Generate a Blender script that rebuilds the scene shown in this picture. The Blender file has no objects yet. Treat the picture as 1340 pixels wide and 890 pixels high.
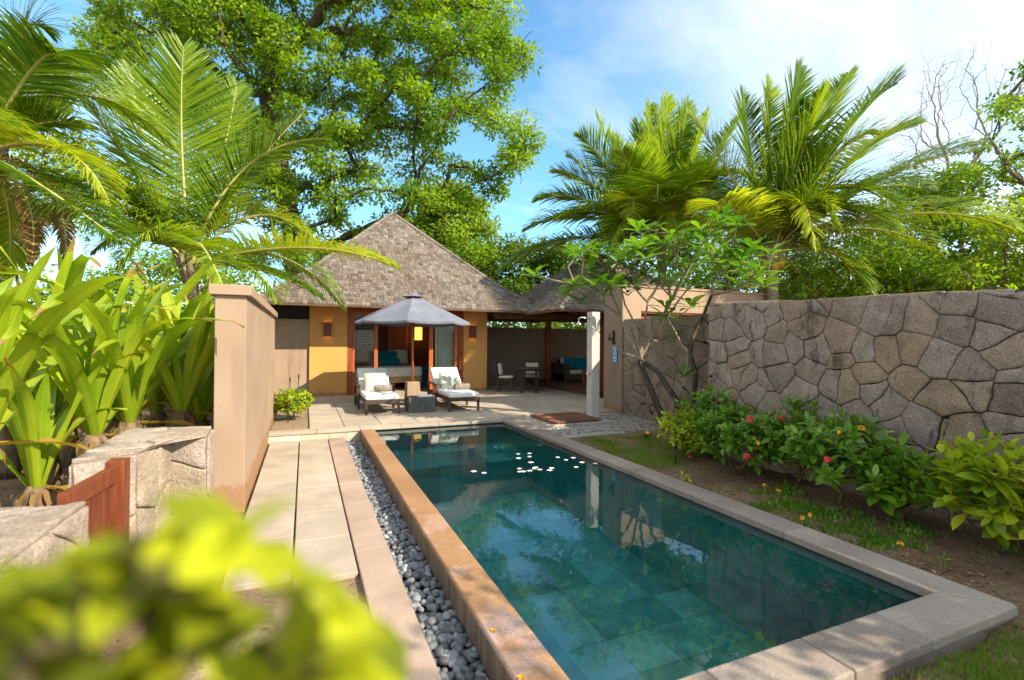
import bpy, bmesh, math, random
import numpy as np
from mathutils import Vector, Matrix, noise as mnoise
rnd = random.Random(7)
rng = np.random.default_rng(7)
PI = math.pi
sc = bpy.context.scene
COL = sc.collection

# ------------------------------------------------------------------ camera model (photo is 1340x890)
F, YAW, PITCH, ROLL, CAMZ = 634.72, 0.404003, 0.00438085, 0.00818736, 1.65
def cam_axes():
    cy, sy, cp, sp = math.cos(YAW), math.sin(YAW), math.cos(PITCH), math.sin(PITCH)
    f = Vector((sy*cp, cy*cp, sp)); r0 = Vector((cy, -sy, 0)); u0 = r0.cross(f)
    r = r0*math.cos(ROLL)+u0*math.sin(ROLL); u = -r0*math.sin(ROLL)+u0*math.cos(ROLL)
    return r, u, f
CR, CU, CF = cam_axes()
CO = Vector((0, 0, CAMZ))
def ray(x, y): return CR*((x-670)/F) - CU*((y-445)/F) + CF
def atZ(x, y, z): d = ray(x, y); return CO + d*((z-CAMZ)/d.z)
def atY(x, y, Y): d = ray(x, y); return CO + d*(Y/d.y)
def atX(x, y, X): d = ray(x, y); return CO + d*(X/d.x)
def atD(x, y, s): return CO + ray(x, y)*s      # s metres ahead of the camera

# ------------------------------------------------------------------ object helpers
def tag(o, label=None, cat=None, group=None, kind=None):
    if label: o['label'] = label
    if cat: o['category'] = cat
    if group: o['group'] = group
    if kind: o['kind'] = kind
    return o
ORG = {}
def thing(name, label, cat, loc=(0, 0, 0), rz=0, group=None):
    o = bpy.data.objects.new(name, None); COL.objects.link(o)
    o.location = loc; o.rotation_euler = (0, 0, rz); o.empty_display_size = .1
    tag(o, label, cat, group); ORG[o.name] = Vector((0, 0, 0)) if rz else Vector(loc)
    return o
def link_mesh(name, me, mats, parent):
    o = bpy.data.objects.new(name, me); COL.objects.link(o)
    for m in (mats if isinstance(mats, (list, tuple)) else [mats]): me.materials.append(m)
    if parent is not None:
        o.parent = parent; ORG[o.name] = ORG[parent.name]
    return o
def copy_tree(o, parent=None):
    c = o.copy(); COL.objects.link(c); ORG[c.name] = Vector((0, 0, 0))
    if parent is not None: c.parent = parent
    for ch in list(o.children): copy_tree(ch, c)
    return c

class MB:
    def __init__(s): s.v = []; s.f = []; s.t = []; s.m = []; s.sm = []
    def add(s, vs, fs, tone=.5, mi=0, smooth=False):
        b = len(s.v); s.v += [tuple(v) for v in vs]
        s.t += (list(tone) if isinstance(tone, (list, tuple)) else [tone]*len(vs))
        for f in fs: s.f.append([b+i for i in f]); s.m.append(mi); s.sm.append(smooth)
    def box(s, x0, x1, y0, y1, z0, z1, tone=.5, mi=0):
        s.add([(x0,y0,z0),(x1,y0,z0),(x1,y1,z0),(x0,y1,z0),(x0,y0,z1),(x1,y0,z1),(x1,y1,z1),(x0,y1,z1)],
              [(0,3,2,1),(4,5,6,7),(0,1,5,4),(1,2,6,5),(2,3,7,6),(3,0,4,7)], tone, mi)
    def hexa(s, lo, hi, tone=.5, mi=0):     # two quads (bottom, top), counter-clockwise seen from above
        n = len(lo)
        s.add(list(lo)+list(hi), [tuple(range(n))[::-1], tuple(range(n, 2*n))]+[(i, (i+1) % n, n+(i+1) % n, n+i) for i in range(n)], tone, mi)
    def bar(s, a, b, w, h, up=(0, 0, 1), tone=.5, mi=0):
        a = Vector(a); b = Vector(b); d = (b-a).normalized(); u = Vector(up)
        if abs(d.dot(u)) > .99: u = Vector((0, 1, 0))
        r = d.cross(u).normalized(); u = r.cross(d)
        q = [(-1,-1),(1,-1),(1,1),(-1,1)]
        lo = [a+r*(w/2*i)+u*(h/2*j) for i, j in q]; hi = [b+r*(w/2*i)+u*(h/2*j) for i, j in q]
        s.add(lo+hi, [(3,2,1,0)[::-1],(4,5,6,7)[::-1]]+[(i, 4+i, 4+(i+1) % 4, (i+1) % 4) for i in range(4)], tone, mi)
    def tube(s, pts, rad, n=8, tone=.5, mi=0, caps=True):
        pts = [Vector(p) for p in pts]
        if not isinstance(rad, (list, tuple)): rad = [rad]*len(pts)
        vs = []; prev = None
        for i, p in enumerate(pts):
            d = (pts[min(i+1, len(pts)-1)]-pts[max(i-1, 0)])
            d = d.normalized() if d.length > 1e-9 else Vector((0, 0, 1))
            if prev is None: a = d.orthogonal().normalized()
            else:
                a = prev - d*prev.dot(d); a = a.normalized() if a.length > 1e-6 else d.orthogonal().normalized()
            prev = a; b = d.cross(a)
            for k in range(n):
                t = 2*PI*k/n; vs.append(p+(a*math.cos(t)+b*math.sin(t))*rad[i])
        fs = []
        for i in range(len(pts)-1):
            for k in range(n): fs.append((i*n+k, i*n+(k+1) % n, (i+1)*n+(k+1) % n, (i+1)*n+k))
        s.add(vs, fs, tone, mi, True)
        if caps and n > 3:
            b0 = len(s.v)-len(vs)
            s.f.append([b0+k for k in range(n)][::-1]); s.m.append(mi); s.sm.append(False)
            s.f.append([b0+(len(pts)-1)*n+k for k in range(n)]); s.m.append(mi); s.sm.append(False)
    def lathe(s, c, prof, n=24, tone=.5, mi=0, smooth=True):
        vs = []; fs = []
        for r, z in prof:
            for k in range(n):
                t = 2*PI*k/n; vs.append((c[0]+r*math.cos(t), c[1]+r*math.sin(t), c[2]+z))
        for i in range(len(prof)-1):
            for k in range(n): fs.append((i*n+k, i*n+(k+1) % n, (i+1)*n+(k+1) % n, (i+1)*n+k))
        fs.append(tuple(range(n))[::-1]); fs.append(tuple(range((len(prof)-1)*n, len(prof)*n)))
        s.add(vs, fs, tone, mi, smooth)
    def pillow(s, M, sx, sy, sz, p=.35, n=14, tone=.5, mi=0, seed=0, wr=.012):
        # soft cushion: square outline, thick in the middle, pinched edges
        vs = []; fs = []; N = n+1
        for side in (1, -1):
            for i in range(N):
                for j in range(N):
                    u = -1+2*i/n; v = -1+2*j/n
                    h = (max(0, (1-u**4))*max(0, (1-v**4)))**p
                    pin = 1-.06*(1-abs(u*v))*0+(-.05*(1-u*u) if abs(v) > .99 else 0)
                    x = u*(1-.05*(1-v*v)*0 - .06*(1-v*v)*abs(u)**6*0 - .05*(1-abs(v))*0)*sx/2
                    y = v*pin*sy/2
                    w = wr*mnoise.noise((u*2.3+seed, v*2.3, side*3.1+seed))
                    vs.append(M @ Vector((x, y, side*(h*sz/2+w*h))))
        for sd in (0, 1):
            o = sd*N*N
            for i in range(n):
                for j in range(n):
                    q = (o+i*N+j, o+(i+1)*N+j, o+(i+1)*N+j+1, o+i*N+j+1)
                    fs.append(q if sd == 0 else q[::-1])
        s.add(vs, fs, tone, mi, True)
    def build(s, name, mats, parent=None, bevel=0, seg=2, label=None, cat=None, group=None, kind=None, smooth=None, sub=0, local=False):
        org = Vector((0, 0, 0)) if (parent is None or local) else ORG[parent.name]
        me = bpy.data.meshes.new(name)
        me.from_pydata([(v[0]-org.x, v[1]-org.y, v[2]-org.z) for v in s.v], [], s.f)
        at = me.attributes.new('tone', 'FLOAT', 'POINT'); at.data.foreach_set('value', np.array(s.t, dtype=np.float32))
        me.polygons.foreach_set('material_index', s.m)
        me.polygons.foreach_set('use_smooth', s.sm if smooth is None else [smooth]*len(s.f))
        me.update()
        if bevel:
            bm = bmesh.new(); bm.from_mesh(me)
            ed = [e for e in bm.edges if len(e.link_faces) == 2 and e.calc_face_angle(0) > .5]
            bmesh.ops.bevel(bm, geom=ed, offset=bevel, segments=seg, profile=.5, affect='EDGES', clamp_overlap=True)
            bm.to_mesh(me); bm.free(); me.update()
        o = link_mesh(name, me, mats, parent)
        if sub:
            md = o.modifiers.new('s', 'SUBSURF'); md.levels = md.render_levels = sub
        tag(o, label, cat, group, kind)
        return o

def fast_mesh(name, V, quads, tone, mats, parent=None, mi=None, smooth=False, tris=None):
    """V (n,3), quads (m,4) numpy -> object"""
    org = np.zeros(3) if parent is None else np.array(ORG[parent.name])
    me = bpy.data.meshes.new(name)
    me.vertices.add(len(V)); me.vertices.foreach_set('co', (V-org).astype(np.float32).ravel())
    k = quads.shape[1]; m = len(quads)
    me.loops.add(m*k); me.loops.foreach_set('vertex_index', quads.astype(np.int32).ravel())
    me.polygons.add(m); me.polygons.foreach_set('loop_start', np.arange(0, m*k, k, dtype=np.int32))
    if mi is not None: me.polygons.foreach_set('material_index', mi.astype(np.int32))
    if smooth: me.polygons.foreach_set('use_smooth', np.ones(m, dtype=bool))
    at = me.attributes.new('tone', 'FLOAT', 'POINT'); at.data.foreach_set('value', tone.astype(np.float32))
    me.update(calc_edges=True); me.validate()
    return link_mesh(name, me, mats, parent)

# ------------------------------------------------------------------ materials
def new_mat(name):
    m = bpy.data.materials.new(name); m.use_nodes = True
    nt = m.node_tree; nt.nodes.clear()
    out = nt.nodes.new('ShaderNodeOutputMaterial')
    return m, nt, out
def N(nt, typ, **kw):
    n = nt.nodes.new(typ)
    for k, v in kw.items():
        if k in n.inputs: n.inputs[k].default_value = v
        else: setattr(n, k, v)
    return n
def mixc(nt, fac, a, b, blend='MIX'):
    n = nt.nodes.new('ShaderNodeMix'); n.data_type = 'RGBA'; n.blend_type = blend
    for s, v in ((0, fac), (6, a), (7, b)):
        if hasattr(v, 'links'): nt.links.new(v, n.inputs[s])
        else: n.inputs[s].default_value = v if not isinstance(v, tuple) or len(v) == 4 else (*v, 1)
    return n.outputs[2]
def ramp(nt, src, p0, p1, c0=(0, 0, 0, 1), c1=(1, 1, 1, 1)):
    r = nt.nodes.new('ShaderNodeValToRGB'); e = r.color_ramp.elements
    e[0].position = p0; e[1].position = p1; e[0].color = c0; e[1].color = c1
    nt.links.new(src, r.inputs[0]); return r.outputs[0]
def noise(nt, vec, scale, detail=4, rough=.55, dist=0):
    n = N(nt, 'ShaderNodeTexNoise', Scale=scale, Detail=detail, Roughness=rough, Distortion=dist)
    if vec is not None: nt.links.new(vec, n.inputs['Vector'])
    return n.outputs['Fac']
def tone_attr(nt):
    a = nt.nodes.new('ShaderNodeAttribute'); a.attribute_name = 'tone'; return a.outputs['Fac']
def objcoord(nt): return nt.nodes.new('ShaderNodeNewGeometry').outputs['Position']
def loccoord(nt): return nt.nodes.new('ShaderNodeTexCoord').outputs['Object']
def mapping(nt, vec, scale=(1, 1, 1), rot=(0, 0, 0)):
    m = N(nt, 'ShaderNodeMapping'); m.inputs['Scale'].default_value = scale; m.inputs['Rotation'].default_value = rot
    nt.links.new(vec, m.inputs['Vector']); return m.outputs[0]
def bump(nt, h, strength, dist=.01, prev=None):
    b = N(nt, 'ShaderNodeBump', Strength=strength, Distance=dist); nt.links.new(h, b.inputs['Height'])
    if prev is not None: nt.links.new(prev, b.inputs['Normal'])
    return b.outputs[0]
def principled(nt, out, color, rough=.7, normal=None, spec=.3, metal=0, emis=None, es=0):
    p = nt.nodes.new('ShaderNodeBsdfPrincipled')
    if hasattr(color, 'links'): nt.links.new(color, p.inputs['Base Color'])
    else: p.inputs['Base Color'].default_value = (*color[:3], 1)
    if hasattr(rough, 'links'): nt.links.new(rough, p.inputs['Roughness'])
    else: p.inputs['Roughness'].default_value = rough
    p.inputs['Specular IOR Level'].default_value = spec; p.inputs['Metallic'].default_value = metal
    if normal is not None: nt.links.new(normal, p.inputs['Normal'])
    if emis: p.inputs['Emission Color'].default_value = (*emis, 1); p.inputs['Emission Strength'].default_value = es
    if out is not None: nt.links.new(p.outputs[0], out.inputs[0])
    return p.outputs[0]
def mat(name, c1, c2, scale=3, rough=.75, bs=60, bst=.2, tone=.5, spec=.3, fine=0, fscale=150, local=False, stretch=None, metal=0, p0=.35, p1=.65, tone2=None):
    """two-colour noise, per-vertex tone, optional grain"""
    m, nt, out = new_mat(name)
    vec = loccoord(nt) if local else objcoord(nt)
    if stretch: vec = mapping(nt, vec, stretch)
    col = mixc(nt, ramp(nt, noise(nt, vec, scale, 5), p0, p1), (*c1, 1), (*c2, 1))
    if fine:
        g = ramp(nt, noise(nt, vec, fscale, 2), .3, .7, (1-fine,)*3+(1,), (1+fine,)*3+(1,))
        col = mixc(nt, 1.0, col, g, 'MULTIPLY')
    if tone:
        t = N(nt, 'ShaderNodeMapRange'); nt.links.new(tone_attr(nt), t.inputs[0])
        t.inputs[3].default_value = 1-tone; t.inputs[4].default_value = 1+tone
        col = mixc(nt, 1.0, col, t.outputs[0], 'MULTIPLY')
    if tone2:
        col = mixc(nt, tone_attr(nt), col, (*tone2, 1))
    nrm = bump(nt, noise(nt, vec, bs, 3), bst, .01) if bst else None
    principled(nt, out, col, rough, nrm, spec, metal)
    return m
def leafmat(name, cd, cl, trans=.4, rough=.4, spec=.35, yellow=None):
    m, nt, out = new_mat(name)
    t = tone_attr(nt)
    col = mixc(nt, t, (*cd, 1), (*cl, 1))
    if yellow:   # a few leaves have gone yellow
        col = mixc(nt, ramp(nt, t, .93, .97), col, (*yellow, 1))
    big = ramp(nt, noise(nt, objcoord(nt), 1.3, 2), .35, .7, (.82, .86, .8, 1), (1.12, 1.08, 1.0, 1))
    col = mixc(nt, 1.0, col, big, 'MULTIPLY')
    p = principled(nt, None, col, rough, None, spec)
    tr = N(nt, 'ShaderNodeBsdfTranslucent')
    tc = mixc(nt, 1.0, col, (1.5, 1.45, .55, 1), 'MULTIPLY'); nt.links.new(tc, tr.inputs[0])
    mx = N(nt, 'ShaderNodeMixShader', Fac=trans)
    nt.links.new(p, mx.inputs[1]); nt.links.new(tr.outputs[0], mx.inputs[2]); nt.links.new(mx.outputs[0], out.inputs[0])
    return m
def glassmat(name, tint=(.9, .93, .92), rough=0):
    m, nt, out = new_mat(name)
    tr = N(nt, 'ShaderNodeBsdfTransparent'); tr.inputs[0].default_value = (*tint, 1)
    gl = N(nt, 'ShaderNodeBsdfGlossy'); gl.inputs['Roughness'].default_value = rough
    fr = N(nt, 'ShaderNodeFresnel', IOR=1.5)
    mx = N(nt, 'ShaderNodeMixShader'); nt.links.new(fr.outputs[0], mx.inputs[0])
    nt.links.new(tr.outputs[0], mx.inputs[1]); nt.links.new(gl.outputs[0], mx.inputs[2]); nt.links.new(mx.outputs[0], out.inputs[0])
    return m

M = {}
def streaked(name, c1, c2, cs, amt=.35):
    """painted render with fine sand grain, blotches and faint vertical streaks"""
    m, nt, out = new_mat(name); P = objcoord(nt)
    col = mixc(nt, ramp(nt, noise(nt, P, 1.1, 5), .3, .7), (*c1, 1), (*c2, 1))
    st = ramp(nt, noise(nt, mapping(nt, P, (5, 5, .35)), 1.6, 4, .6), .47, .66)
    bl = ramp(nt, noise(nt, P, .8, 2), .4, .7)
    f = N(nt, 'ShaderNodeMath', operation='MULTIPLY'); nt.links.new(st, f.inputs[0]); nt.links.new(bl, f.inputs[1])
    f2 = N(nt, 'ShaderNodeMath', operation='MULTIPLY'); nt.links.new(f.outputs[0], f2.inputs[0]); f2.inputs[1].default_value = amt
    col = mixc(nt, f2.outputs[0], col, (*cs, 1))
    sz = nt.nodes.new('ShaderNodeSeparateXYZ'); nt.links.new(P, sz.inputs[0])       # soil splashed on the foot of the wall
    nz = N(nt, 'ShaderNodeMath', operation='MULTIPLY_ADD'); nt.links.new(noise(nt, P, 5, 5, .65), nz.inputs[0]); nz.inputs[1].default_value = -.4; nt.links.new(sz.outputs[2], nz.inputs[2])
    col = mixc(nt, ramp(nt, nz.outputs[0], -.14, .06, (.75, .75, .75, 1), (0, 0, 0, 1)), col, (.30, .16, .075, 1))
    g = ramp(nt, noise(nt, P, 220, 2), .3, .7, (.9, .9, .9, 1), (1.1, 1.1, 1.1, 1))
    col = mixc(nt, 1.0, col, g, 'MULTIPLY')
    principled(nt, out, col, .9, bump(nt, noise(nt, P, 160, 4), .35, .006), .15)
    return m
M['tan'] = streaked('tan_render', (.33, .23, .157), (.39, .28, .20), (.20, .138, .092), .6)  # its vertical streaks are palm-shadow stripes painted into the colour
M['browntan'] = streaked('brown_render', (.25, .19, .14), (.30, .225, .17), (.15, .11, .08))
M['ochre'] = streaked('ochre_render', (.60, .30, .085), (.66, .34, .105), (.5, .25, .07), .2)
M['wood'] = mat('red_timber', (.22, .045, .012), (.34, .075, .02), 4, .42, 30, .15, .3, .4, stretch=(6, 6, .6))
M['woodbright'] = mat('orange_timber', (.36, .085, .02), (.48, .13, .03), 4, .45, 30, .12, .3, .4, stretch=(6, 6, .6))
M['dwood'] = mat('dark_timber', (.045, .03, .022), (.075, .05, .036), 6, .5, 40, .15, .4, .3)
M['rafter'] = mat('rafter_timber', (.11, .055, .03), (.17, .085, .045), 6, .6, 40, .2, .3, .25)
M['shingle'] = None
M['fabw'] = mat('white_canvas', (.74, .74, .72), (.80, .80, .78), 4, .9, 400, .15, .12, .1, local=True)
M['fabg'] = mat('sage_fabric', (.44, .47, .35), (.60, .62, .50), 9, .9, 300, .3, .2, .1, local=True)
M['fabt'] = mat('teal_fabric', (.0, .16, .22), (.005, .22, .28), 6, .85, 300, .2, .2, .15)
M['fabgrey'] = mat('bed_linen', (.62, .61, .58), (.70, .69, .66), 5, .9, 200, .15, .15, .1)
M['towel'] = mat('brown_towel', (.19, .15, .125), (.30, .25, .215), 14, .95, 200, .5, .3, .05, local=True)
M['canopy'] = mat('slate_canvas', (.15, .16, .205), (.19, .20, .245), 3, .85, 300, .12, .25, .15)
M['steel'] = mat('steel', (.55, .55, .55), (.62, .62, .62), 4, .22, 20, 0, 0, .5, metal=1)
M['black'] = mat('black_metal', (.02, .02, .02), (.03, .03, .03), 8, .5, 40, .05, 0, .4)
M['darkstone'] = mat('grey_basalt', (.07, .07, .062), (.115, .113, .10), 7, .6, 60, .2, .2, .3, fine=.15)
M['slab'] = mat('sandstone_slab', (.355, .29, .23), (.45, .375, .30), 2.2, .8, 90, .15, .16, .2, fine=.12, fscale=180)
M['granite'] = mat('pink_granite', (.32, .23, .18), (.42, .31, .245), 2, .8, 160, .35, .12, .2, fine=.3, fscale=230)
M['coping'] = mat('flamed_granite', (.25, .20, .165), (.345, .285, .235), 1.6, .78, 160, .4, .2, .25, fine=.35, fscale=210)
M['postw'] = mat('pale_concrete', (.50, .48, .43), (.60, .575, .52), 3, .85, 120, .25, .1, .15)
M['soil'] = None
M['pebble'] = mat('grey_pebble', (.16, .17, .182), (.25, .26, .272), 9, .55, 60, .1, .75, .35)
M['gravelm'] = mat('gravel_stone', (.30, .27, .24), (.42, .39, .35), 9, .8, 60, .1, .45, .2)
M['bark'] = mat('grey_bark', (.13, .095, .07), (.24, .185, .14), 9, .9, 30, .8, .3, .1, stretch=(1, 1, .3))
M['palebark'] = mat('pale_bark', (.24, .185, .125), (.34, .27, .19), 9, .85, 40, .5, .3, .15)
M['barkdark'] = mat('mossy_bark', (.055, .042, .032), (.13, .10, .075), 14, .9, 30, .8, .3, .1)
M['palmbark'] = mat('palm_bark', (.21, .16, .115), (.34, .27, .2), 5, .9, 25, .8, .3, .1, stretch=(.4, .4, 6))
M['twig'] = mat('bare_twig', (.25, .19, .16), (.34, .27, .235), 8, .9, 40, .3, .3, .1)
M['stem'] = mat('green_stem', (.09, .075, .03), (.16, .13, .05), 14, .8, 60, .3, .3, .2)
M['bulb'] = mat('fibrous_bulb', (.10, .065, .04), (.26, .18, .11), 16, .95, 50, .9, .3, .05, stretch=(1, 1, .3))
M['rachis'] = mat('palm_rib', (.36, .33, .09), (.46, .40, .14), 5, .55, 60, .1, .2, .3)
M['palmleaf'] = leafmat('palm_leaflet', (.05, .14, .012), (.34, .45, .025), .42, .38, .4)
M['palmyellow'] = leafmat('palm_leaflet_yellowing', (.15, .25, .015), (.45, .50, .03), .45, .45, .3)
M['palmdead'] = leafmat('palm_leaflet_dry', (.20, .12, .05), (.34, .22, .09), .3, .7, .1)
M['lily'] = leafmat('strap_leaf', (.13, .26, .012), (.42, .50, .03), .36, .32, .45, (.42, .27, .06))
M['treeleaf'] = leafmat('broadleaf', (.075, .19, .010), (.32, .46, .025), .42, .4, .3)
M['darkleaf'] = leafmat('dark_broadleaf', (.05, .13, .010), (.18, .28, .02), .38, .4, .3)
M['brightleaf'] = leafmat('bright_broadleaf', (.13, .25, .012), (.38, .47, .03), .45, .42, .3)
M['ixora'] = leafmat('glossy_shrub_leaf', (.05, .16, .014), (.20, .36, .025), .3, .3, .5, (.42, .40, .04))
M['limeleaf'] = leafmat('lime_shrub_leaf', (.17, .30, .015), (.50, .56, .035), .38, .34, .4)
M['plumeria'] = leafmat('frangipani_leaf', (.06, .20, .018), (.24, .44, .035), .35, .28, .45)
M['foreleaf'] = leafmat('near_shrub_leaf', (.10, .13, .006), (.50, .52, .018), .38, .45, .25)
M['grass'] = leafmat('grass_blade', (.08, .18, .02), (.28, .36, .05), .35, .5, .25)
M['litter'] = mat('dry_litter', (.20, .125, .07), (.36, .25, .15), 20, .9, 40, .2, .5, .1)
M['flowerred'] = mat('red_petal', (.62, .035, .06), (.75, .06, .09), 30, .6, 60, .1, .3, .2)
M['flowerora'] = mat('orange_petal', (.75, .33, .02), (.85, .42, .03), 30, .6, 60, .1, .3, .2)
M['flowerwht'] = mat('white_petal', (.80, .79, .74), (.85, .84, .80), 30, .6, 60, .1, .1, .2)
M['glass'] = glassmat('door_glass')
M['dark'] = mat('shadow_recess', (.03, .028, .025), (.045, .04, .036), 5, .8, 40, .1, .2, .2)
M['wicker'] = mat('dark_wicker', (.03, .024, .02), (.06, .05, .042), 60, .6, 90, .7, .2, .3)
M['cream'] = mat('cream_fabric', (.62, .55, .43), (.72, .65, .52), 5, .9, 200, .15, .15, .1)
M['curtain'] = mat('sheer_curtain', (.62, .62, .52), (.72, .72, .62), 3, .9, 100, .1, .1, .1)
M['panel'] = mat('timber_panelling', (.13, .038, .018), (.20, .055, .025), 5, .5, 40, .15, .3, .3, stretch=(1, 1, 8))
M['paper'] = mat('paper', (.75, .75, .75), (.82, .82, .82), 3, .7, 40, 0, .1, .2)
M['basin'] = None

def mk_shingle():
    m, nt, out = new_mat('weathered_shingle'); P = objcoord(nt); t = tone_attr(nt)
    col = mixc(nt, t, (.07, .055, .046, 1), (.245, .205, .175, 1))
    col = mixc(nt, ramp(nt, noise(nt, P, .9, 5), .4, .62), col, (.12, .075, .05, 1))
    col = mixc(nt, .62, col, mixc(nt, t, (.085, .068, .057, 1), (.265, .225, .19, 1)))
    g = ramp(nt, noise(nt, mapping(nt, P, (50, 8, 4)), 3, 3), .3, .7, (.8, .8, .8, 1), (1.2, 1.2, 1.2, 1))
    col = mixc(nt, 1.0, col, g, 'MULTIPLY')
    principled(nt, out, col, .85, bump(nt, noise(nt, P, 70, 3), .3, .01), .15); return m
M['shingle'] = mk_shingle()
def mk_soil():
    m, nt, out = new_mat('garden_soil'); P = objcoord(nt)
    col = mixc(nt, ramp(nt, noise(nt, P, 1.7, 6, .65), .35, .65), (.20, .12, .07, 1), (.36, .235, .145, 1))
    spk = ramp(nt, noise(nt, P, 38, 3), .56, .68)
    col = mixc(nt, spk, col, (.38, .28, .18, 1))
    dk = ramp(nt, noise(nt, P, 21, 4, .6, .4), .57, .66)
    col = mixc(nt, dk, col, (.085, .055, .035, 1))
    sandy = mixc(nt, ramp(nt, noise(nt, P, 9, 5, .65), .35, .65), (.40, .29, .19, 1), (.56, .44, .31, 1))
    col = mixc(nt, tone_attr(nt), col, sandy)
    n1 = bump(nt, noise(nt, P, 16, 7, .72), 1.0, .07)
    principled(nt, out, col, .95, bump(nt, noise(nt, P, 90, 4), .6, .012, n1), .1); return m
M['soil'] = mk_soil()
M['sand'] = mat('dry_sandy_soil', (.42, .32, .22), (.55, .44, .31), 6, .95, 60, .6, .1, .1, fine=.2, fscale=120)
def mk_stone(name, cs, stain=.8, grain=.35):
    m, nt, out = new_mat(name); P = objcoord(nt); t = tone_attr(nt)
    r = nt.nodes.new('ShaderNodeValToRGB'); e = r.color_ramp.elements
    e[0].position = 0; e[0].color = (*cs[0], 1); e[1].position = 1; e[1].color = (*cs[-1], 1)
    for i, c in enumerate(cs[1:-1]): k = e.new((i+1)/(len(cs)-1)); k.color = (*c, 1)
    nt.links.new(t, r.inputs[0]); col = r.outputs[0]
    col = mixc(nt, 1.0, col, ramp(nt, noise(nt, P, 4, 6, .65), .3, .7, (.72, .70, .68, 1), (1.25, 1.25, 1.25, 1)), 'MULTIPLY')
    g = ramp(nt, noise(nt, P, 75, 4, .7), .34, .66, (1-grain,)*3+(1,), (1+grain*1.4,)*3+(1,))
    col = mixc(nt, 1.0, col, g, 'MULTIPLY')
    if stain:
        s = ramp(nt, noise(nt, mapping(nt, P, (2.4, 2.4, .75)), 1.7, 7, .68, .3), .565, .68)
        f = N(nt, 'ShaderNodeMath', operation='MULTIPLY'); nt.links.new(s, f.inputs[0]); f.inputs[1].default_value = stain
        col = mixc(nt, f.outputs[0], col, (.022, .021, .02, 1))
    b1 = bump(nt, noise(nt, P, 9, 7, .68), 1.0, .06)
    principled(nt, out, col, .85, bump(nt, noise(nt, P, 60, 4, .7), .8, .014, b1), .2); return m
M['stone'] = mk_stone('rough_granite', [(.255, .20, .165), (.32, .25, .205), (.365, .285, .235), (.33, .235, .145), (.395, .32, .27)])
M['mortar'] = mat('dark_joint', (.022, .02, .018), (.05, .044, .04), 6, .95, 60, .5, .2, .1)
M['stoneL'] = mk_stone('sunny_granite', [(.40, .32, .27), (.48, .39, .33), (.43, .345, .26), (.52, .45, .39)], .25, .22)
M['mortarL'] = mat('pale_joint', (.20, .16, .13), (.29, .235, .185), 6, .95, 60, .5, .2, .1)
def mk_wallcap():
    """orange granite, wet and bleached patches"""
    m, nt, out = new_mat('overflow_granite'); P = objcoord(nt)
    col = mixc(nt, ramp(nt, noise(nt, P, 1.5, 3), .35, .65), (.28, .15, .07, 1), (.36, .205, .105, 1))
    pk = ramp(nt, noise(nt, P, 3.2, 6, .6, .2), .5, .60)
    sep = nt.nodes.new('ShaderNodeSeparateXYZ'); nt.links.new(P, sep.inputs[0])
    mr = N(nt, 'ShaderNodeMapRange'); nt.links.new(sep.outputs[1], mr.inputs[0])
    for i, v in ((1, 5.2), (2, 2.4), (3, .15), (4, 1)): mr.inputs[i].default_value = v
    ad = N(nt, 'ShaderNodeMath', operation='MULTIPLY'); nt.links.new(pk, ad.inputs[0]); nt.links.new(mr.outputs[0], ad.inputs[1])
    col = mixc(nt, ad.outputs[0], col, (.44, .295, .24, 1))
    g = ramp(nt, noise(nt, P, 150, 4, .75), .32, .68, (.6, .6, .6, 1), (1.5, 1.5, 1.5, 1))
    col = mixc(nt, 1.0, col, g, 'MULTIPLY')
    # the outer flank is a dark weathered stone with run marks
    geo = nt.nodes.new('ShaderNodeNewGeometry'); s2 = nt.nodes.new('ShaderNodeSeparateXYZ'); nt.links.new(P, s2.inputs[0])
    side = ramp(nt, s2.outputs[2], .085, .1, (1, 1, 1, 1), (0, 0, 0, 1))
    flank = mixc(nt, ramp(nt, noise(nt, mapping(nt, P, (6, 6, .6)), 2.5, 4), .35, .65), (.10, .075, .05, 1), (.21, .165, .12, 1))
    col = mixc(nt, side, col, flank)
    principled(nt, out, col, .6, bump(nt, noise(nt, P, 150, 4), .35, .008), .35); return m
M['wallcap'] = mk_wallcap()
def mk_basin():
    m, nt, out = new_mat('green_pool_stone'); P = objcoord(nt); t = tone_attr(nt)
    r = nt.nodes.new('ShaderNodeValToRGB'); e = r.color_ramp.elements
    e[0].position = 0; e[0].color = (.085, .19, .18, 1); e[1].position = 1; e[1].color = (.48, .68, .65, 1)
    k = e.new(.55); k.color = (.21, .41, .39, 1)
    nt.links.new(t, r.inputs[0])
    col = mixc(nt, 1.0, r.outputs[0], ramp(nt, noise(nt, P, 5, 5, .65), .3, .7, (.7, .7, .7, 1), (1.25, 1.25, 1.25, 1)), 'MULTIPLY')
    principled(nt, out, col, .6, None, .2); return m
M['basin'] = mk_basin()
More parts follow.
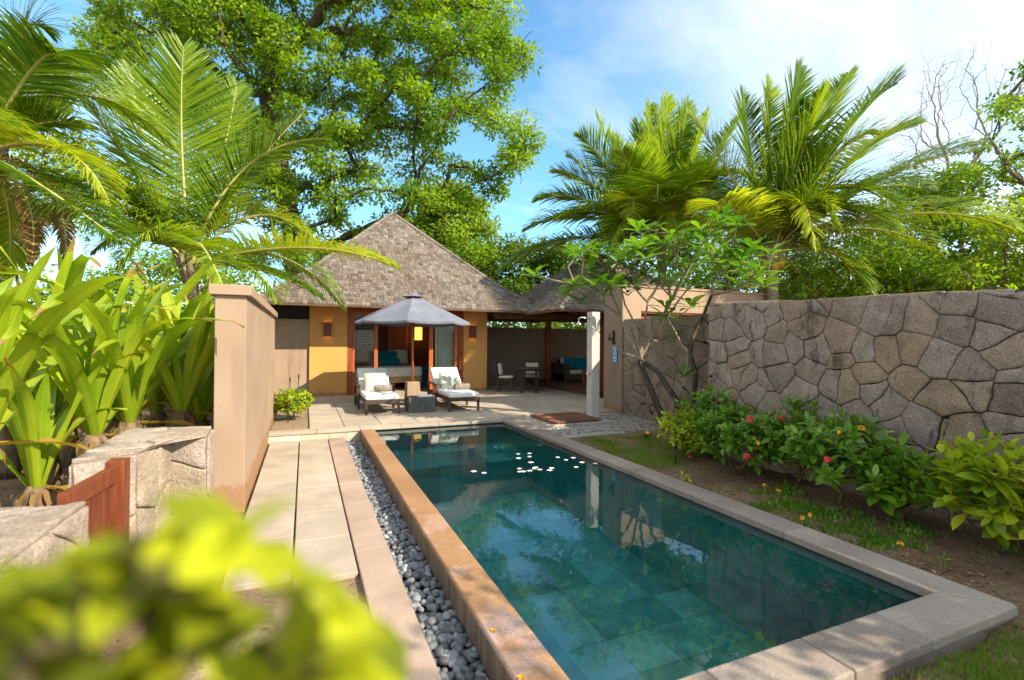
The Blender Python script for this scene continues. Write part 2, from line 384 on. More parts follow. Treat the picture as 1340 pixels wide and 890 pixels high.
def mk_water():
    m, nt, out = new_mat('pool_water'); P = objcoord(nt)
    tr = N(nt, 'ShaderNodeBsdfTransparent'); tr.inputs[0].default_value = (.58, .96, 1.0, 1)
    gl = N(nt, 'ShaderNodeBsdfGlossy'); gl.inputs['Roughness'].default_value = .0
    b1 = bump(nt, noise(nt, mapping(nt, P, (1, .55, 1)), 3.2, 2, .5, .6), .07, .02)
    b2 = bump(nt, noise(nt, P, 14, 2, .5), .035, .01, b1)
    nt.links.new(b2, gl.inputs['Normal'])
    fr = N(nt, 'ShaderNodeFresnel', IOR=1.85); nt.links.new(b2, fr.inputs['Normal'])
    df = N(nt, 'ShaderNodeBsdfDiffuse'); df.inputs[0].default_value = (.01, .20, .22, 1)   # faint teal diffuse added to lift the dark shaded band of the pool
    m0 = N(nt, 'ShaderNodeMixShader', Fac=.085); nt.links.new(tr.outputs[0], m0.inputs[1]); nt.links.new(df.outputs[0], m0.inputs[2])
    mx = N(nt, 'ShaderNodeMixShader'); nt.links.new(fr.outputs[0], mx.inputs[0])
    nt.links.new(m0.outputs[0], mx.inputs[1]); nt.links.new(gl.outputs[0], mx.inputs[2]); nt.links.new(mx.outputs[0], out.inputs[0])
    return m
M['water'] = mk_water()
def mk_lit(name, c, s):
    m, nt, out = new_mat(name); principled(nt, out, c, .6, None, .2, 0, c, s); return m
M['lamp'] = mk_lit('lamp_glow', (1, .5, .1), 40)
M['lampshade'] = mk_lit('lit_lampshade', (1, .62, .12), .9)
M['tagblue'] = mat('blue_card', (.04, .22, .42), (.10, .38, .60), 40, .5, 40, 0, .2, .3)

# ------------------------------------------------------------------ ground, path, terrace
T = .14
def grid_sheet(name, xs, ys, zf, m):
    V = []; Fc = []
    for y in ys:
        for x in xs: V.append((x, y, zf(x, y)))
    n = len(xs)
    for j in range(len(ys)-1):
        for i in range(n-1): Fc.append((j*n+i, j*n+i+1, (j+1)*n+i+1, (j+1)*n+i))
    mb = MB(); mb.add(V, Fc, .5, 0, True)
    return mb.build(name, m, kind='structure')
# one big ground sheet with a hole cut where the pool and its channel lie
def ground():
    fine = [round(v, 3) for v in np.arange(-3, 8.01, .12)]
    xs = sorted(set([-300, -120, -50, -20, -8]+fine+[.64, .9, 3.7, 12, 25, 60, 140, 300]))
    ys = sorted(set([-60, -20, -6]+[round(v, 3) for v in np.arange(-2, 15.01, .12)]+[1.55, 8.8, 25, 50, 110, 220, 400]))
    n = len(xs); V = []; Fc = []
    for y in ys:
        for x in xs:
            inbed = 3.8 < x < 5.3 and -1 < y < 7
            z = -.02+.03*mnoise.noise((x*1.7, y*1.7, 0))+.02*mnoise.noise((x*6, y*6, 2))
            if x > 3.5 or y < 1.4: z += .07
            if x > 3.6 and y < 8: z += .02*(x-3.6)
            if -1.2 < x < .9 and y > 3.2: z = -.04
            if y > 8.6 and x > -.9: z = -.05
            if x < -.9: z += .0
            if abs(x) > 9 or y > 16: z = -.1
            V.append((x, y, z))
    for j in range(len(ys)-1):
        for i in range(n-1):
            cx = (xs[i]+xs[i+1])/2; cy = (ys[j]+ys[j+1])/2
            if .64 < cx < 3.7 and 1.55 < cy < 8.8: continue
            if .64 < cx < .9 and -2 < cy < 1.55: continue
            Fc.append((j*n+i, j*n+i+1, (j+1)*n+i+1, (j+1)*n+i))
    tn = []
    for (x, y, z) in V:
        s = math.exp(-(((x+.15)/.7)**2+((y-2.5)/1.15)**2)**1.5)+.25*max(0, mnoise.noise((x*1.1, y*1.1, 7)))+(.35 if 1 < x and y < 1.3 else 0)*(.5+mnoise.noise((x*2, y*2, 1)))
        tn.append(min(1, max(0, s)))
    mb = MB(); mb.add(V, Fc, tn, 0, True); mb.build('ground', M['soil'], kind='structure')
ground()
def slabs(mb, x0, x1, ylist, z0, z1, gap=.009, seed=1, mi=0):
    r = random.Random(seed)
    for a, b in zip(ylist[:-1], ylist[1:]):
        mb.box(x0+gap, x1-gap, a+gap*.5, b-gap*.5, z0, z1+r.uniform(-.002, .002), r.uniform(.2, .8), mi)
mb = MB()
slabs(mb, -.505, -.065, [3.72, 4.5, 5.3, 6.2, 6.95, 7.8, 8.74], -.1, 0, .008, 3)
slabs(mb, -.065, .375, [3.62, 4.35, 5.05, 5.9, 6.9, 7.6, 8.74], -.1, 0, .008, 4)
mb.build('path', M['slab'], bevel=.006, kind='structure')
mb = MB()
slabs(mb, .378, .635, [-1.5, 0.2, 2.1, 4.0, 5.9, 7.8, 8.74], -.25, .002, .002, 5)
mb.build('kerb', M['granite'], bevel=.008, kind='structure')
mb = MB()   # terrace: slabs .7 m, in rows
r = random.Random(11)
mb.box(.085, 6.3, 8.80, 16.2, -.1, T-.03, .2)
xs = [.09, .66, 1.30, 1.98, 2.66, 3.34, 4.02, 4.70, 5.38, 6.06, 6.74, 7.5]
for i in range(len(xs)-1):
    off = r.uniform(-.15, .15)*0
    ys = [9.0, 9.7, 10.4, 11.1, 11.8, 12.5, 13.2, 13.9, 14.6, 15.3, 16.0]
    for a, b in zip(ys[:-1], ys[1:]):
        if xs[i] < 5.2 and a > 14.0: continue
        mb.box(xs[i]+.005, xs[i+1]-.005, a+.0025, b-.0025, T-.05, T, r.uniform(.2, .85))
mb.build('terrace', M['slab'], bevel=.004, seg=1, kind='structure')
mb = MB()   # nosing along the terrace front edge, and the low slab by the shower
r = random.Random(12)
for a, b in ((-.53, .2), (.2, .9), (.9, 1.6), (1.6, 2.3), (2.3, 3.0), (3.0, 3.57)):
    mb.box(a+.002, b-.002, 8.74, 8.995, T-.05, T+.001, r.uniform(.3, .8))
for a, b in ((3.86, 4.7), (4.7, 5.5)):
    for c, d in ((7.85, 8.42), (8.42, 8.995)):
        mb.box(a+.003, b-.003, c+.003, d-.003, T-.06, T-.004, r.uniform(.2, .6))
mb.build('terrace_edge', M['slab'], bevel=.008, kind='structure')
mb = MB()   # greenish tile riser under the terrace edge
r = random.Random(13)
x = -.53
while x < .9:
    w = r.uniform(.2, .3); mb.box(x+.002, min(x+w, .9)-.002, 8.76, 8.80, -.3, T-.052, r.uniform(.1, 1)); x += w
M['riser'] = mat('green_riser_tile', (.50, .46, .33), (.52, .52, .40), 5, .6, 60, .1, .3, .3)
mb.build('terrace_riser', M['riser'], kind='structure')

# ------------------------------------------------------------------ pool
WZ = .075
def tiles(mb, f, U, Vv, r, ts=.42, th=0, lo=0, hi=1):
    nu = max(1, round(U/ts)); nv = max(1, round(Vv/ts*1.0))
    for i in range(nu):
        for j in range(nv):
            u0, u1 = U*i/nu+.004, U*(i+1)/nu-.004; v0, v1 = Vv*j/nv+.004, Vv*(j+1)/nv-.004
            mb.add([f(u0, v0), f(u1, v0), f(u1, v1), f(u0, v1)], [(0, 1, 2, 3)], min(1, max(0, r.gauss(lo+(hi-lo)*.42, .2))))
mb = MB(); r = random.Random(21); FZ = -.85
px0, px1, py0, py1 = 1.13, 3.60, 1.70, 8.80
mb.box(px0-.1, px1+.12, py0-.12, py1+.1, FZ-.08, FZ-.003, .15)
mb.box(px0-.0, px1, 7.35, py1, FZ, -.30, .1)
tiles(mb, lambda u, v: (px0+u, py0+v, FZ), px1-px0, 7.35-py0, r)
tiles(mb, lambda u, v: (px0+u, 7.35+v, -.296), px1-px0, py1-7.35, r)
tiles(mb, lambda u, v: (px0+u, 7.346, FZ+v), px1-px0, .55, r)
tiles(mb, lambda u, v: (px1-.004, py0+u, FZ+v), py1-py0, .91, r, .42, 0, 0, .7)
tiles(mb, lambda u, v: (px0+u, py0+.004, FZ+v), px1-px0, .91, r, .42, 0, 0, .8)
tiles(mb, lambda u, v: (px0+u, py1-.01, -.3+v), px1-px0, .37, r, .42, 0, 0, .8)
tiles(mb, lambda u, v: (px0+.002, py0+u, FZ+v), py1-py0, .93, r)
mb.box(px1, px1+.118, py0-.118, py1+.09, FZ-.05, T-.067, .2); mb.box(px0-.09, px1-.001, py0-.117, py0, FZ-.05, T-.067, .2); mb.box(px0-.09, px1-.001, py1, py1+.09, FZ-.05, .05, .2)
mb.build('pool_basin', M['basin'], kind='structure')
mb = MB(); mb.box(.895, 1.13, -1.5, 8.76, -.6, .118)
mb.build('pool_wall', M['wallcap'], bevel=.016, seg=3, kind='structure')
mb = MB(); mb.add([(1.131, 1.701, WZ), (3.596, 1.701, WZ), (3.596, 8.79, WZ), (1.131, 8.79, WZ)], [(0, 1, 2, 3)])
mb.build('pool_water', M['water'], kind='structure')
mb = MB(); r = random.Random(22)    # coping stones, right side and near end, mitred corner
ys = [1.71, 2.75, 3.75, 4.8, 5.8, 6.8, 7.8, 8.99]
for a, b in zip(ys[:-1], ys[1:]):
    lo = [(3.565, a+.0015), (3.845, a+.0015), (3.845, b-.0015), (3.565, b-.0015)]
    if a == 1.71: lo = [(3.568, 1.726), (3.845, 1.450), (3.845, b-.0015), (3.568, b-.0015)]
    mb.hexa([(x, y, T-.065) for x, y in lo], [(x, y, T) for x, y in lo], r.uniform(.2, .8))
xs = [1.13, 1.72, 2.36, 2.98, 3.565]
for a, b in zip(xs[:-1], xs[1:]):
    lo = [(a+.0015, 1.44), (b-.0015, 1.44), (b-.0015, 1.72), (a+.0015, 1.72)]
    if b == 3.565: lo = [(a+.0015, 1.44), (3.839, 1.44), (3.562, 1.72), (a+.0015, 1.72)]
    mb.hexa([(x, y, T-.065) for x, y in lo], [(x, y, T) for x, y in lo], r.uniform(.2, .8))
mb.box(1.135, 3.832, 1.456, 1.575, -.2, T-.068, .3); mb.box(3.73, 3.832, 1.577, 8.70, -.2, T-.068, .3)
mb.build('pool_coping', M['coping'], bevel=.012, seg=3, kind='structure')

# pebbles in the overflow channel: many tiny rounded stones
def stones(name, n, place, smin, smax, m, flat=.65, seed=1, sub=1):
    bm = bmesh.new(); bmesh.ops.create_icosphere(bm, subdivisions=sub, radius=1)
    bv = np.array([v.co[:] for v in bm.verts]); bf = np.array([[v.index for v in f.verts] for f in bm.faces]); bm.free()
    g = np.random.default_rng(seed); VV = []; FF = []; TT = []
    for i in range(n):
        p = place(g); s = g.uniform(smin, smax)
        sc3 = np.array([s*g.uniform(.85, 1.35), s*g.uniform(.75, 1.1), s*flat*g.uniform(.8, 1.2)])
        a, b, c = g.uniform(0, 2*PI), g.normal(0, .35), g.normal(0, .35)
        R = np.array(Matrix.Rotation(a, 3, 'Z') @ Matrix.Rotation(b, 3, 'X') @ Matrix.Rotation(c, 3, 'Y'))
        VV.append((bv*sc3) @ R.T+np.array(p)); FF.append(bf+len(bv)*i); TT.append(np.full(len(bv), g.beta(2, 3)))
    o = fast_mesh(name, np.vstack(VV), np.vstack(FF), np.concatenate(TT), m, smooth=True)
    return tag(o, kind='stuff')
cells = []
g0 = random.Random(5)
y = -.4
while y < 8.74:
    for x in (.66, .705, .75, .795, .84, .875):
        cells.append((x+g0.uniform(-.016, .016), y+g0.uniform(-.016, .016), -.085+g0.uniform(-.012, .02)))
    y += .048
it = iter(cells)
o = stones('pebbles', len(cells), lambda g: next(it), .022, .036, M['pebble'], .68, 3, 2)
tag(o, 'smooth grey pebbles filling the overflow channel beside the pool wall', 'pebbles')
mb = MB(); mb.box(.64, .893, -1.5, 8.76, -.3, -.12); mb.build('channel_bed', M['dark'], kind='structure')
# gravel under the shower
def gplace(g):
    while True:
        x, y = g.uniform(3.86, 6.4), g.uniform(6.75, 9.2)
        if y < 7.15+.32*(x-4.9)*(x > 4.9)*0+.12*math.sin(x*3): continue
        if 3.86 < x < 5.52 and y > 7.83: continue
        if x < 4.2 and y < 7.2: continue
        return (x, y, .092+g.uniform(-.004, .008))
o = stones('gravel', 5200, gplace, .010, .020, M['gravelm'], .7, 9)
tag(o, 'pale grey gravel spread under the outdoor shower', 'gravel')
mb = MB(); mb.box(3.86, 6.36, 7.02, 9.0, -.05, .082); mb.build('gravel_bed', M['gravelm'], kind='structure')

# ------------------------------------------------------------------ stone walls (each stone a bulged polygon set in a recessed joint)
def voronoi(W, H, n, seed, asp=1.0):
    g = np.random.default_rng(seed); pts = []
    while len(pts) < n:      # best-candidate sampling
        c = g.uniform((0, 0), (W, H), (10, 2))
        if not pts: pts.append(c[0]); continue
        P = np.array(pts); d = (np.hypot((c[:, None, 0]-P[None, :, 0]), (c[:, None, 1]-P[None, :, 1])*asp)).min(1)
        pts.append(c[int(d.argmax())] if g.random() < .55 else c[0])
    P = np.array(pts); out = []; md = math.sqrt(W*H/n); Wt = (md*g.uniform(0, .62, n))**2
    for i in range(n):
        poly = [(0, 0), (W, 0), (W, H), (0, H)]; p = P[i]
        o = np.argsort(((P-p)**2).sum(1))[1:26]
        for j in o:
            q = P[j]; nx, ny = q-p; mx, my = p+(q-p)*min(.85, max(.15, .5+(Wt[i]-Wt[j])/(2*(nx*nx+ny*ny)))); new = []
            for k in range(len(poly)):
                a, b = poly[k], poly[(k+1) % len(poly)]
                da = (a[0]-mx)*nx+(a[1]-my)*ny; db = (b[0]-mx)*nx+(b[1]-my)*ny
                if da <= 0: new.append(a)
                if da*db < 0: t = da/(da-db); new.append((a[0]+(b[0]-a[0])*t, a[1]+(b[1]-a[1])*t))
            poly = new
            if len(poly) < 3: break
        if len(poly) >= 3: out.append(poly)
    return out
def stone_face(mb, W, H, n, fn, seed, gap=.008, depth=.035, mi_s=0, mi_m=1, bulge=.02):
    """fn(u,v,d) -> world; d is height out of the wall"""
    r = random.Random(seed)
    mb.add([fn(0, 0, 0), fn(W, 0, 0), fn(W, H, 0), fn(0, H, 0)], [(0, 1, 2, 3)], .4, mi_m)
    wp = .035 if mi_s == 0 and n > 100 else .015
    def warp(u, v):
        return (u+wp*mnoise.noise((u*3.3, v*3.3, seed))+wp*.45*mnoise.noise((u*12, v*12, seed+1)), v+wp*mnoise.noise((u*3.3, v*3.3, seed+9))+wp*.45*mnoise.noise((u*12, v*12, seed+8)))
    for poly in voronoi(W, H, n, seed):
        q = []
        for a, b in zip(poly, poly[1:]+poly[:1]):    # subdivide edges for a hewn outline
            L = math.hypot(b[0]-a[0], b[1]-a[1]); k = max(1, int(L/.055))
            for i in range(k):
                t = i/k; q.append(warp(a[0]+(b[0]-a[0])*t, a[1]+(b[1]-a[1])*t))
        cx = sum(p[0] for p in q)/len(q); cy = sum(p[1] for p in q)/len(q)
        if len(q) < 3: continue
        tone = min(1, max(0, r.gauss(.5, .2))); top = depth*r.uniform(.75, 1.25)
        tilt = (r.gauss(0, .03), r.gauss(0, .03))
        rings = []; gp = gap*r.uniform(.6, 2.2)
        for ins, d in ((gp*.9, .001), (gp, top*.75), (gp+.004, top*.98), (gp+.022, top+bulge*.2)):
            ring = []
            for (u, v) in q:
                dx, dy = cx-u, cy-v; L = math.hypot(dx, dy) or 1
                s = min(ins*(1+.55*mnoise.noise((u*11, v*11, seed))), L*.8)
                dd = d+(0 if d < .01 else .009*mnoise.noise((u*9, v*9, seed+5))+(tilt[0]*(u-cx)+tilt[1]*(v-cy)))
                uu, vv = u+dx/L*s, v+dy/L*s
                ring.append(fn(min(max(uu, .002), W-.002), min(max(vv, .002), H-.002), max(dd, .001)))
            rings.append(ring)
        n_ = len(q); vs = sum(rings, [])+[fn(cx, cy, top+bulge)]; fs = []
        for k in range(3):
            for i in range(n_): fs.append((k*n_+i, k*n_+(i+1) % n_, (k+1)*n_+(i+1) % n_, (k+1)*n_+i))
        for i in range(n_): fs.append((3*n_+i, 3*n_+(i+1) % n_, 4*n_))
        mb.add(vs, fs, tone, mi_s, True)
# big garden wall on the right: its face looks towards -x
sx = 5.40; y0w, y1w = -2.2, 5.34
def wtop(y): return 2.115+.036*(y-2)
mb = MB()
stone_face(mb, y1w-y0w, 2.3, 250, lambda u, v, d: (sx-d, y1w-u, -.15+v/2.3*(wtop(y1w-u)+.15)), 37, .0032, .026, 0, 1, .014)
b0 = len(mb.v)
mb.add([(sx, y1w, -.15), (sx+.45, y1w, -.15), (sx+.45, y1w, wtop(y1w)-.01), (sx, y1w, wtop(y1w)-.01),
        (sx, y0w, -.15), (sx+.45, y0w, -.15), (sx+.45, y0w, wtop(y0w)-.01), (sx, y0w, wtop(y0w)-.01)],
       [(0, 3, 2, 1), (5, 6, 7, 4), (1, 2, 6, 5), (3, 7, 6, 2)], .4, 1)
stone_face(mb, y1w-y0w, .45, 16, lambda u, v, d: (sx+v-.02, y1w-u, wtop(y1w-u)-.03+d), 32, .006, .03)
mb.box(sx+.45, 6.75, y1w-.35, y1w-.01, -.1, 2.2, .5, 0)
def vscale_fix(o): pass
mb.build('stone_wall', [M['stone'], M['mortar']], label='long grey rubble stone wall behind the flowering shrubs, stained black in places', cat='stone wall')
# lower stone wall by the shower
mb = MB()
stone_face(mb, 8.72-5.36, 2.2, 60, lambda u, v, d: (6.37-d, 8.72-u, -.05+v), 33, .005, .014, 0, 1, .008)
mb.box(6.37, 6.70, 5.36, 8.72, -.05, 2.16, .4, 0)
mb.build('stone_wall', [mk_stone('brown_granite', [(.235, .18, .135), (.29, .225, .175), (.33, .265, .215)], .15), mat('brown_joint', (.12, .09, .07), (.17, .13, .10), 6, .95, 60, .5, .2, .1)],
         label='lower brown stone wall behind the frangipani tree, under the tan building', cat='stone wall')
# left low walls by the gate
def poly_wall(name, plan, z0, z1, seed, label, dens=9):
    mb = MB(); n = len(plan)
    for i in range(n):
        a, b = Vector((*plan[i], 0)), Vector((*plan[(i+1) % n], 0)); L = (b-a).length; d = (b-a)/L; nr = Vector((d.y, -d.x, 0))
        stone_face(mb, L, z1-z0, max(3, int(L*(z1-z0)*dens)), lambda u, v, dd: tuple(a+d*u+nr*dd+Vector((0, 0, z0+v))), seed+i, .005, .02, 0, 1, .012)
    xs = [p[0] for p in plan]; ys = [p[1] for p in plan]
    mb.add([(x, y, z1) for x, y in plan], [tuple(range(n))], .4, 1)
    # cap stones: clip a voronoi on the bounding box by keeping stones with centre inside
    x0, x1, yy0, yy1 = min(xs), max(xs), min(ys), max(ys)
    def inside(x, y):
        c = False
        for i in range(n):
            (xa, ya), (xb, yb) = plan[i], plan[(i+1) % n]
            if (ya > y) != (yb > y) and x < (xb-xa)*(y-ya)/(yb-ya)+xa: c = not c
        return c
    def near(x, y):     # pull a point back onto the plan
        if inside(x, y): return x, y
        best = None
        for i in range(n):
            a, b = Vector(plan[i]), Vector(plan[(i+1) % n]); p = Vector((x, y)); t = max(0, min(1, (p-a).dot(b-a)/(b-a).length_squared)); q = a+(b-a)*t
            if best is None or (q-p).length < best[0]: best = ((q-p).length, q.x, q.y)
        return best[1], best[2]
    W, H = x1-x0, yy1-yy0
    stone_face(mb, W, H, max(4, int(W*H*7)), lambda u, v, d: (*near(x0+u, yy0+v), z1+.001+d), seed+50, .005, .012, 0, 1, .006)
    return mb.build(name, [M['stoneL'], M['mortarL']], label=label, cat='stone wall')
def rr(p): return (p.x, p.y)
z = .85
poly_wall('stone_wall', [(-1.36, 3.95), (-1.07, 4.14), (-1.0, 4.70), (-.73, 4.66), (-.77, 5.12), (-1.42, 5.25)], -.05, .85, 61,
          'low sunlit stone wall beside the tall tan wall, with the red gate fixed to its end', 9)
poly_wall('stone_wall', [(-1.62, 1.2), (-1.02, 1.2), (-1.03, 3.16), (-1.62, 3.22)], -.05, .80, 71,
          'low sunlit stone wall at the left edge, nearer than the red gate', 8)

# wooden gate between them
M['gatewood'] = mat('gate_timber', (.13, .032, .012), (.21, .055, .02), 4, .5, 30, .2, .35, .3, stretch=(6, 6, .6))
def gate():
    o = thing('garden_gate', 'red timber garden gate standing open between two low stone walls', 'gate', (-1.1, 3.85, 0))
    mb = MB(); mb.box(-1.14, -1.04, 3.78, 3.90, 0, .88); mb.build('post', M['gatewood'], o, bevel=.006)
    a = Vector((-1.10, 3.77, 0)); b = Vector((-1.14, 3.21, 0)); d = (b-a).normalized(); nr = Vector((d.y, -d.x, 0))
    mb = MB(); mb.bar(a+Vector((0, 0, .80)), b+Vector((0, 0, .80)), .05, .10); mb.build('top_rail', M['gatewood'], o, bevel=.005)
    mb = MB(); mb.bar(a+Vector((0, 0, .16)), b+Vector((0, 0, .16)), .05, .10); mb.build('bottom_rail', M['gatewood'], o, bevel=.005)
    mb = MB()
    for i in range(5):
        p = a+d*(.06+i*.118); q = p+d*.108
        mb.bar(p+d*.05+Vector((0, 0, .212)), p+d*.05+Vector((0, 0, .748)), .022, .104, tuple(d), rnd.uniform(.2, .8))
    mb.build('boards', M['gatewood'], o)
gate()

# ------------------------------------------------------------------ rendered walls
def rwall(name, label, x0, x1, y0, y1, z0, z1, m, cap=None, cat='wall'):
    o = thing(name, label, cat, ((x0+x1)/2, (y0+y1)/2, 0))
    mb = MB(); mb.box(x0, x1, y0, y1, z0, z1); mb.build('wall_body', m, o, bevel=.008)
    if cap:
        e, h = cap; mb = MB(); mb.box(x0-e, x1+e, y0-e, y1+e, z1, z1+h); mb.build('coping', m, o, bevel=.006)
    return o
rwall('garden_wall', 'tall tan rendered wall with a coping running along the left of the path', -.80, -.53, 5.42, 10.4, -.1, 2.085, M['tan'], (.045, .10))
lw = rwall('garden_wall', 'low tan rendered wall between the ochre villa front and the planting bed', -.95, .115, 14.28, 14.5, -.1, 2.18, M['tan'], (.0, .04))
mb = MB(); mb.box(-.95, .112, 14.42, 14.48, 2.222, 2.76); mb.build('eave_shade', M['dark'], lw)  # added near-black sheet paints the shaded gap under the eave
rwall('garden_wall', 'shaded brown rendered wall behind the dining table and sofa', 4.9, 12.5, 16.1, 16.35, 0, 2.12, M['browntan'], (.02, .05))

# dark louvred cabinet behind the lilies
def cabinet():
    o = thing('louvre_screen', 'dark louvred screen half hidden behind the lilies, next to the tall tan wall', 'screen', (-1.2, 9.2, 0))
    mb = MB(); mb.box(-2.1, -.95, 9.2, 9.3, 0, 1.35); mb.build('panel', M['browntan'], o)
    for i in range(7):
        mb = MB(); zz = .62+i*.07
        mb.add([(-1.5, 9.19, zz), (-.98, 9.19, zz), (-.98, 9.14, zz-.045), (-1.5, 9.14, zz-.045), (-1.5, 9.199, zz), (-.98, 9.199, zz), (-.98, 9.15, zz-.05), (-1.5, 9.15, zz-.05)],
               [(0, 1, 2, 3), (4, 7, 6, 5), (2, 6, 7, 3)]); mb.build('louvre', M['dark'], o)
cabinet()

# ------------------------------------------------------------------ shingled hip roof
def roof_mesh(cx, cy, hx, hy, prof, seed, course=.13, sw=.125, th=.028, sides=(0, 1, 2, 3)):
    """prof: list (q, z): q=1 at the eave .. 0 at the apex"""
    r = random.Random(seed); mb = MB()
    # resample profile by arc length on the front slope
    pts = [(hy*q, z) for q, z in prof]; S = [0]
    for a, b in zip(pts[:-1], pts[1:]): S.append(S[-1]+math.hypot(a[0]-b[0], a[1]-b[1]))
    def at(s):
        s = min(max(s, 0), S[-1])
        for i in range(len(S)-1):
            if s <= S[i+1]+1e-9:
                t = (s-S[i])/(S[i+1]-S[i]); return prof[i][0]+(prof[i+1][0]-prof[i][0])*t, prof[i][1]+(prof[i+1][1]-prof[i][1])*t
        return prof[-1]
    def pos(side, q, u, z, out=0):     # u in -1..1 along the eave
        if side == 0: return Vector((cx+u*hx*q, cy-hy*q, z))
        if side == 1: return Vector((cx+hx*q, cy+u*hy*q, z))
        if side == 2: return Vector((cx-u*hx*q, cy+hy*q, z))
        return Vector((cx-hx*q, cy-u*hy*q, z))
    nc = int(S[-1]/course)
    for side in sides:
        half = hx if side in (0, 2) else hy
        for i in range(nc):
            s0 = i*course; q0, z0 = at(s0); q1, z1 = at(s0+course*1.9)
            wid = 2*half*q0
            if wid < .08: continue
            x = -wid/2
            while x < wid/2-.01:
                w = sw*r.uniform(.65, 1.35); xe = min(x+w, wid/2)
                ua, ub = (x+.006)/(wid/2), (xe-.006)/(wid/2)
                ua1 = max(-1, min(1, (x+.003)/max(.02, half*q1))); ub1 = max(-1, min(1, (xe-.003)/max(.02, half*q1)))
                js = r.uniform(-.006, .006); qa, za = at(s0+js) if i else at(max(0, s0+js*.6))
                l = th*r.uniform(.85, 1.35)
                a = pos(side, qa, ua, za+l+.012); b = pos(side, qa, ub, za+l+.012+r.uniform(-.004, .004))
                c = pos(side, q1, ub1, z1+.006); d = pos(side, q1, ua1, z1+.006)
                a2 = a-Vector((0, 0, l+.006)); b2 = b-Vector((0, 0, l+.006))
                mb.add([a, b, c, d, a2, b2], [(0, 1, 2, 3), (4, 5, 1, 0), (3, 4, 0), (1, 5, 2)], min(1, max(0, r.gauss(.5, .22))))
                x = xe
        # underside deck
        for (qa, za), (qb, zb) in zip(prof[:-1], prof[1:]):
            mb.add([pos(side, qa, -1, za-.01), pos(side, qa, 1, za-.01), pos(side, max(qb, .001), 1, zb-.01), pos(side, max(qb, .001), -1, zb-.01)], [(0, 1, 2, 3)], .1, 1)
            mb.add([pos(side, qa, -1, za-.045), pos(side, qa, 1, za-.045), pos(side, max(qb, .001), 1, zb-.045), pos(side, max(qb, .001), -1, zb-.045)], [(3, 2, 1, 0)], .1, 1)
        q, zz = prof[0]
        mb.add([pos(side, q, -1, zz-.045), pos(side, q, 1, zz-.045), pos(side, q, 1, zz+.003), pos(side, q, -1, zz+.003)], [(0, 1, 2, 3)], .3, 1)
    # hip caps
    for ex, ey in ((-1, -1), (1, -1), (1, 1), (-1, 1)):
        for i in range(int(S[-1]/.16)):
            qa, za = at(i*.16); qb, zb = at(i*.16+.24)
            a = Vector((cx+ex*hx*qa, cy+ey*hy*qa, za)); b = Vector((cx+ex*hx*qb, cy+ey*hy*qb, zb))
            d = (b-a).normalized(); rt = d.cross(Vector((0, 0, 1))).normalized(); tn = min(1, max(0, r.gauss(.6, .2)))
            up = Vector((0, 0, 1))
            vs = [a+up*.075, a+rt*.085+up*.012, a-rt*.085+up*.012, b+up*.045, b+rt*.085-up*.01, b-rt*.085-up*.01]
            mb.add(vs, [(0, 1, 4, 3), (2, 0, 3, 5), (0, 2, 1)], tn)
    return mb
PROF = [(1, 2.56), (.88, 2.90), (.76, 3.28), (.67, 3.57), (.33, 4.84), (0, 6.07)]

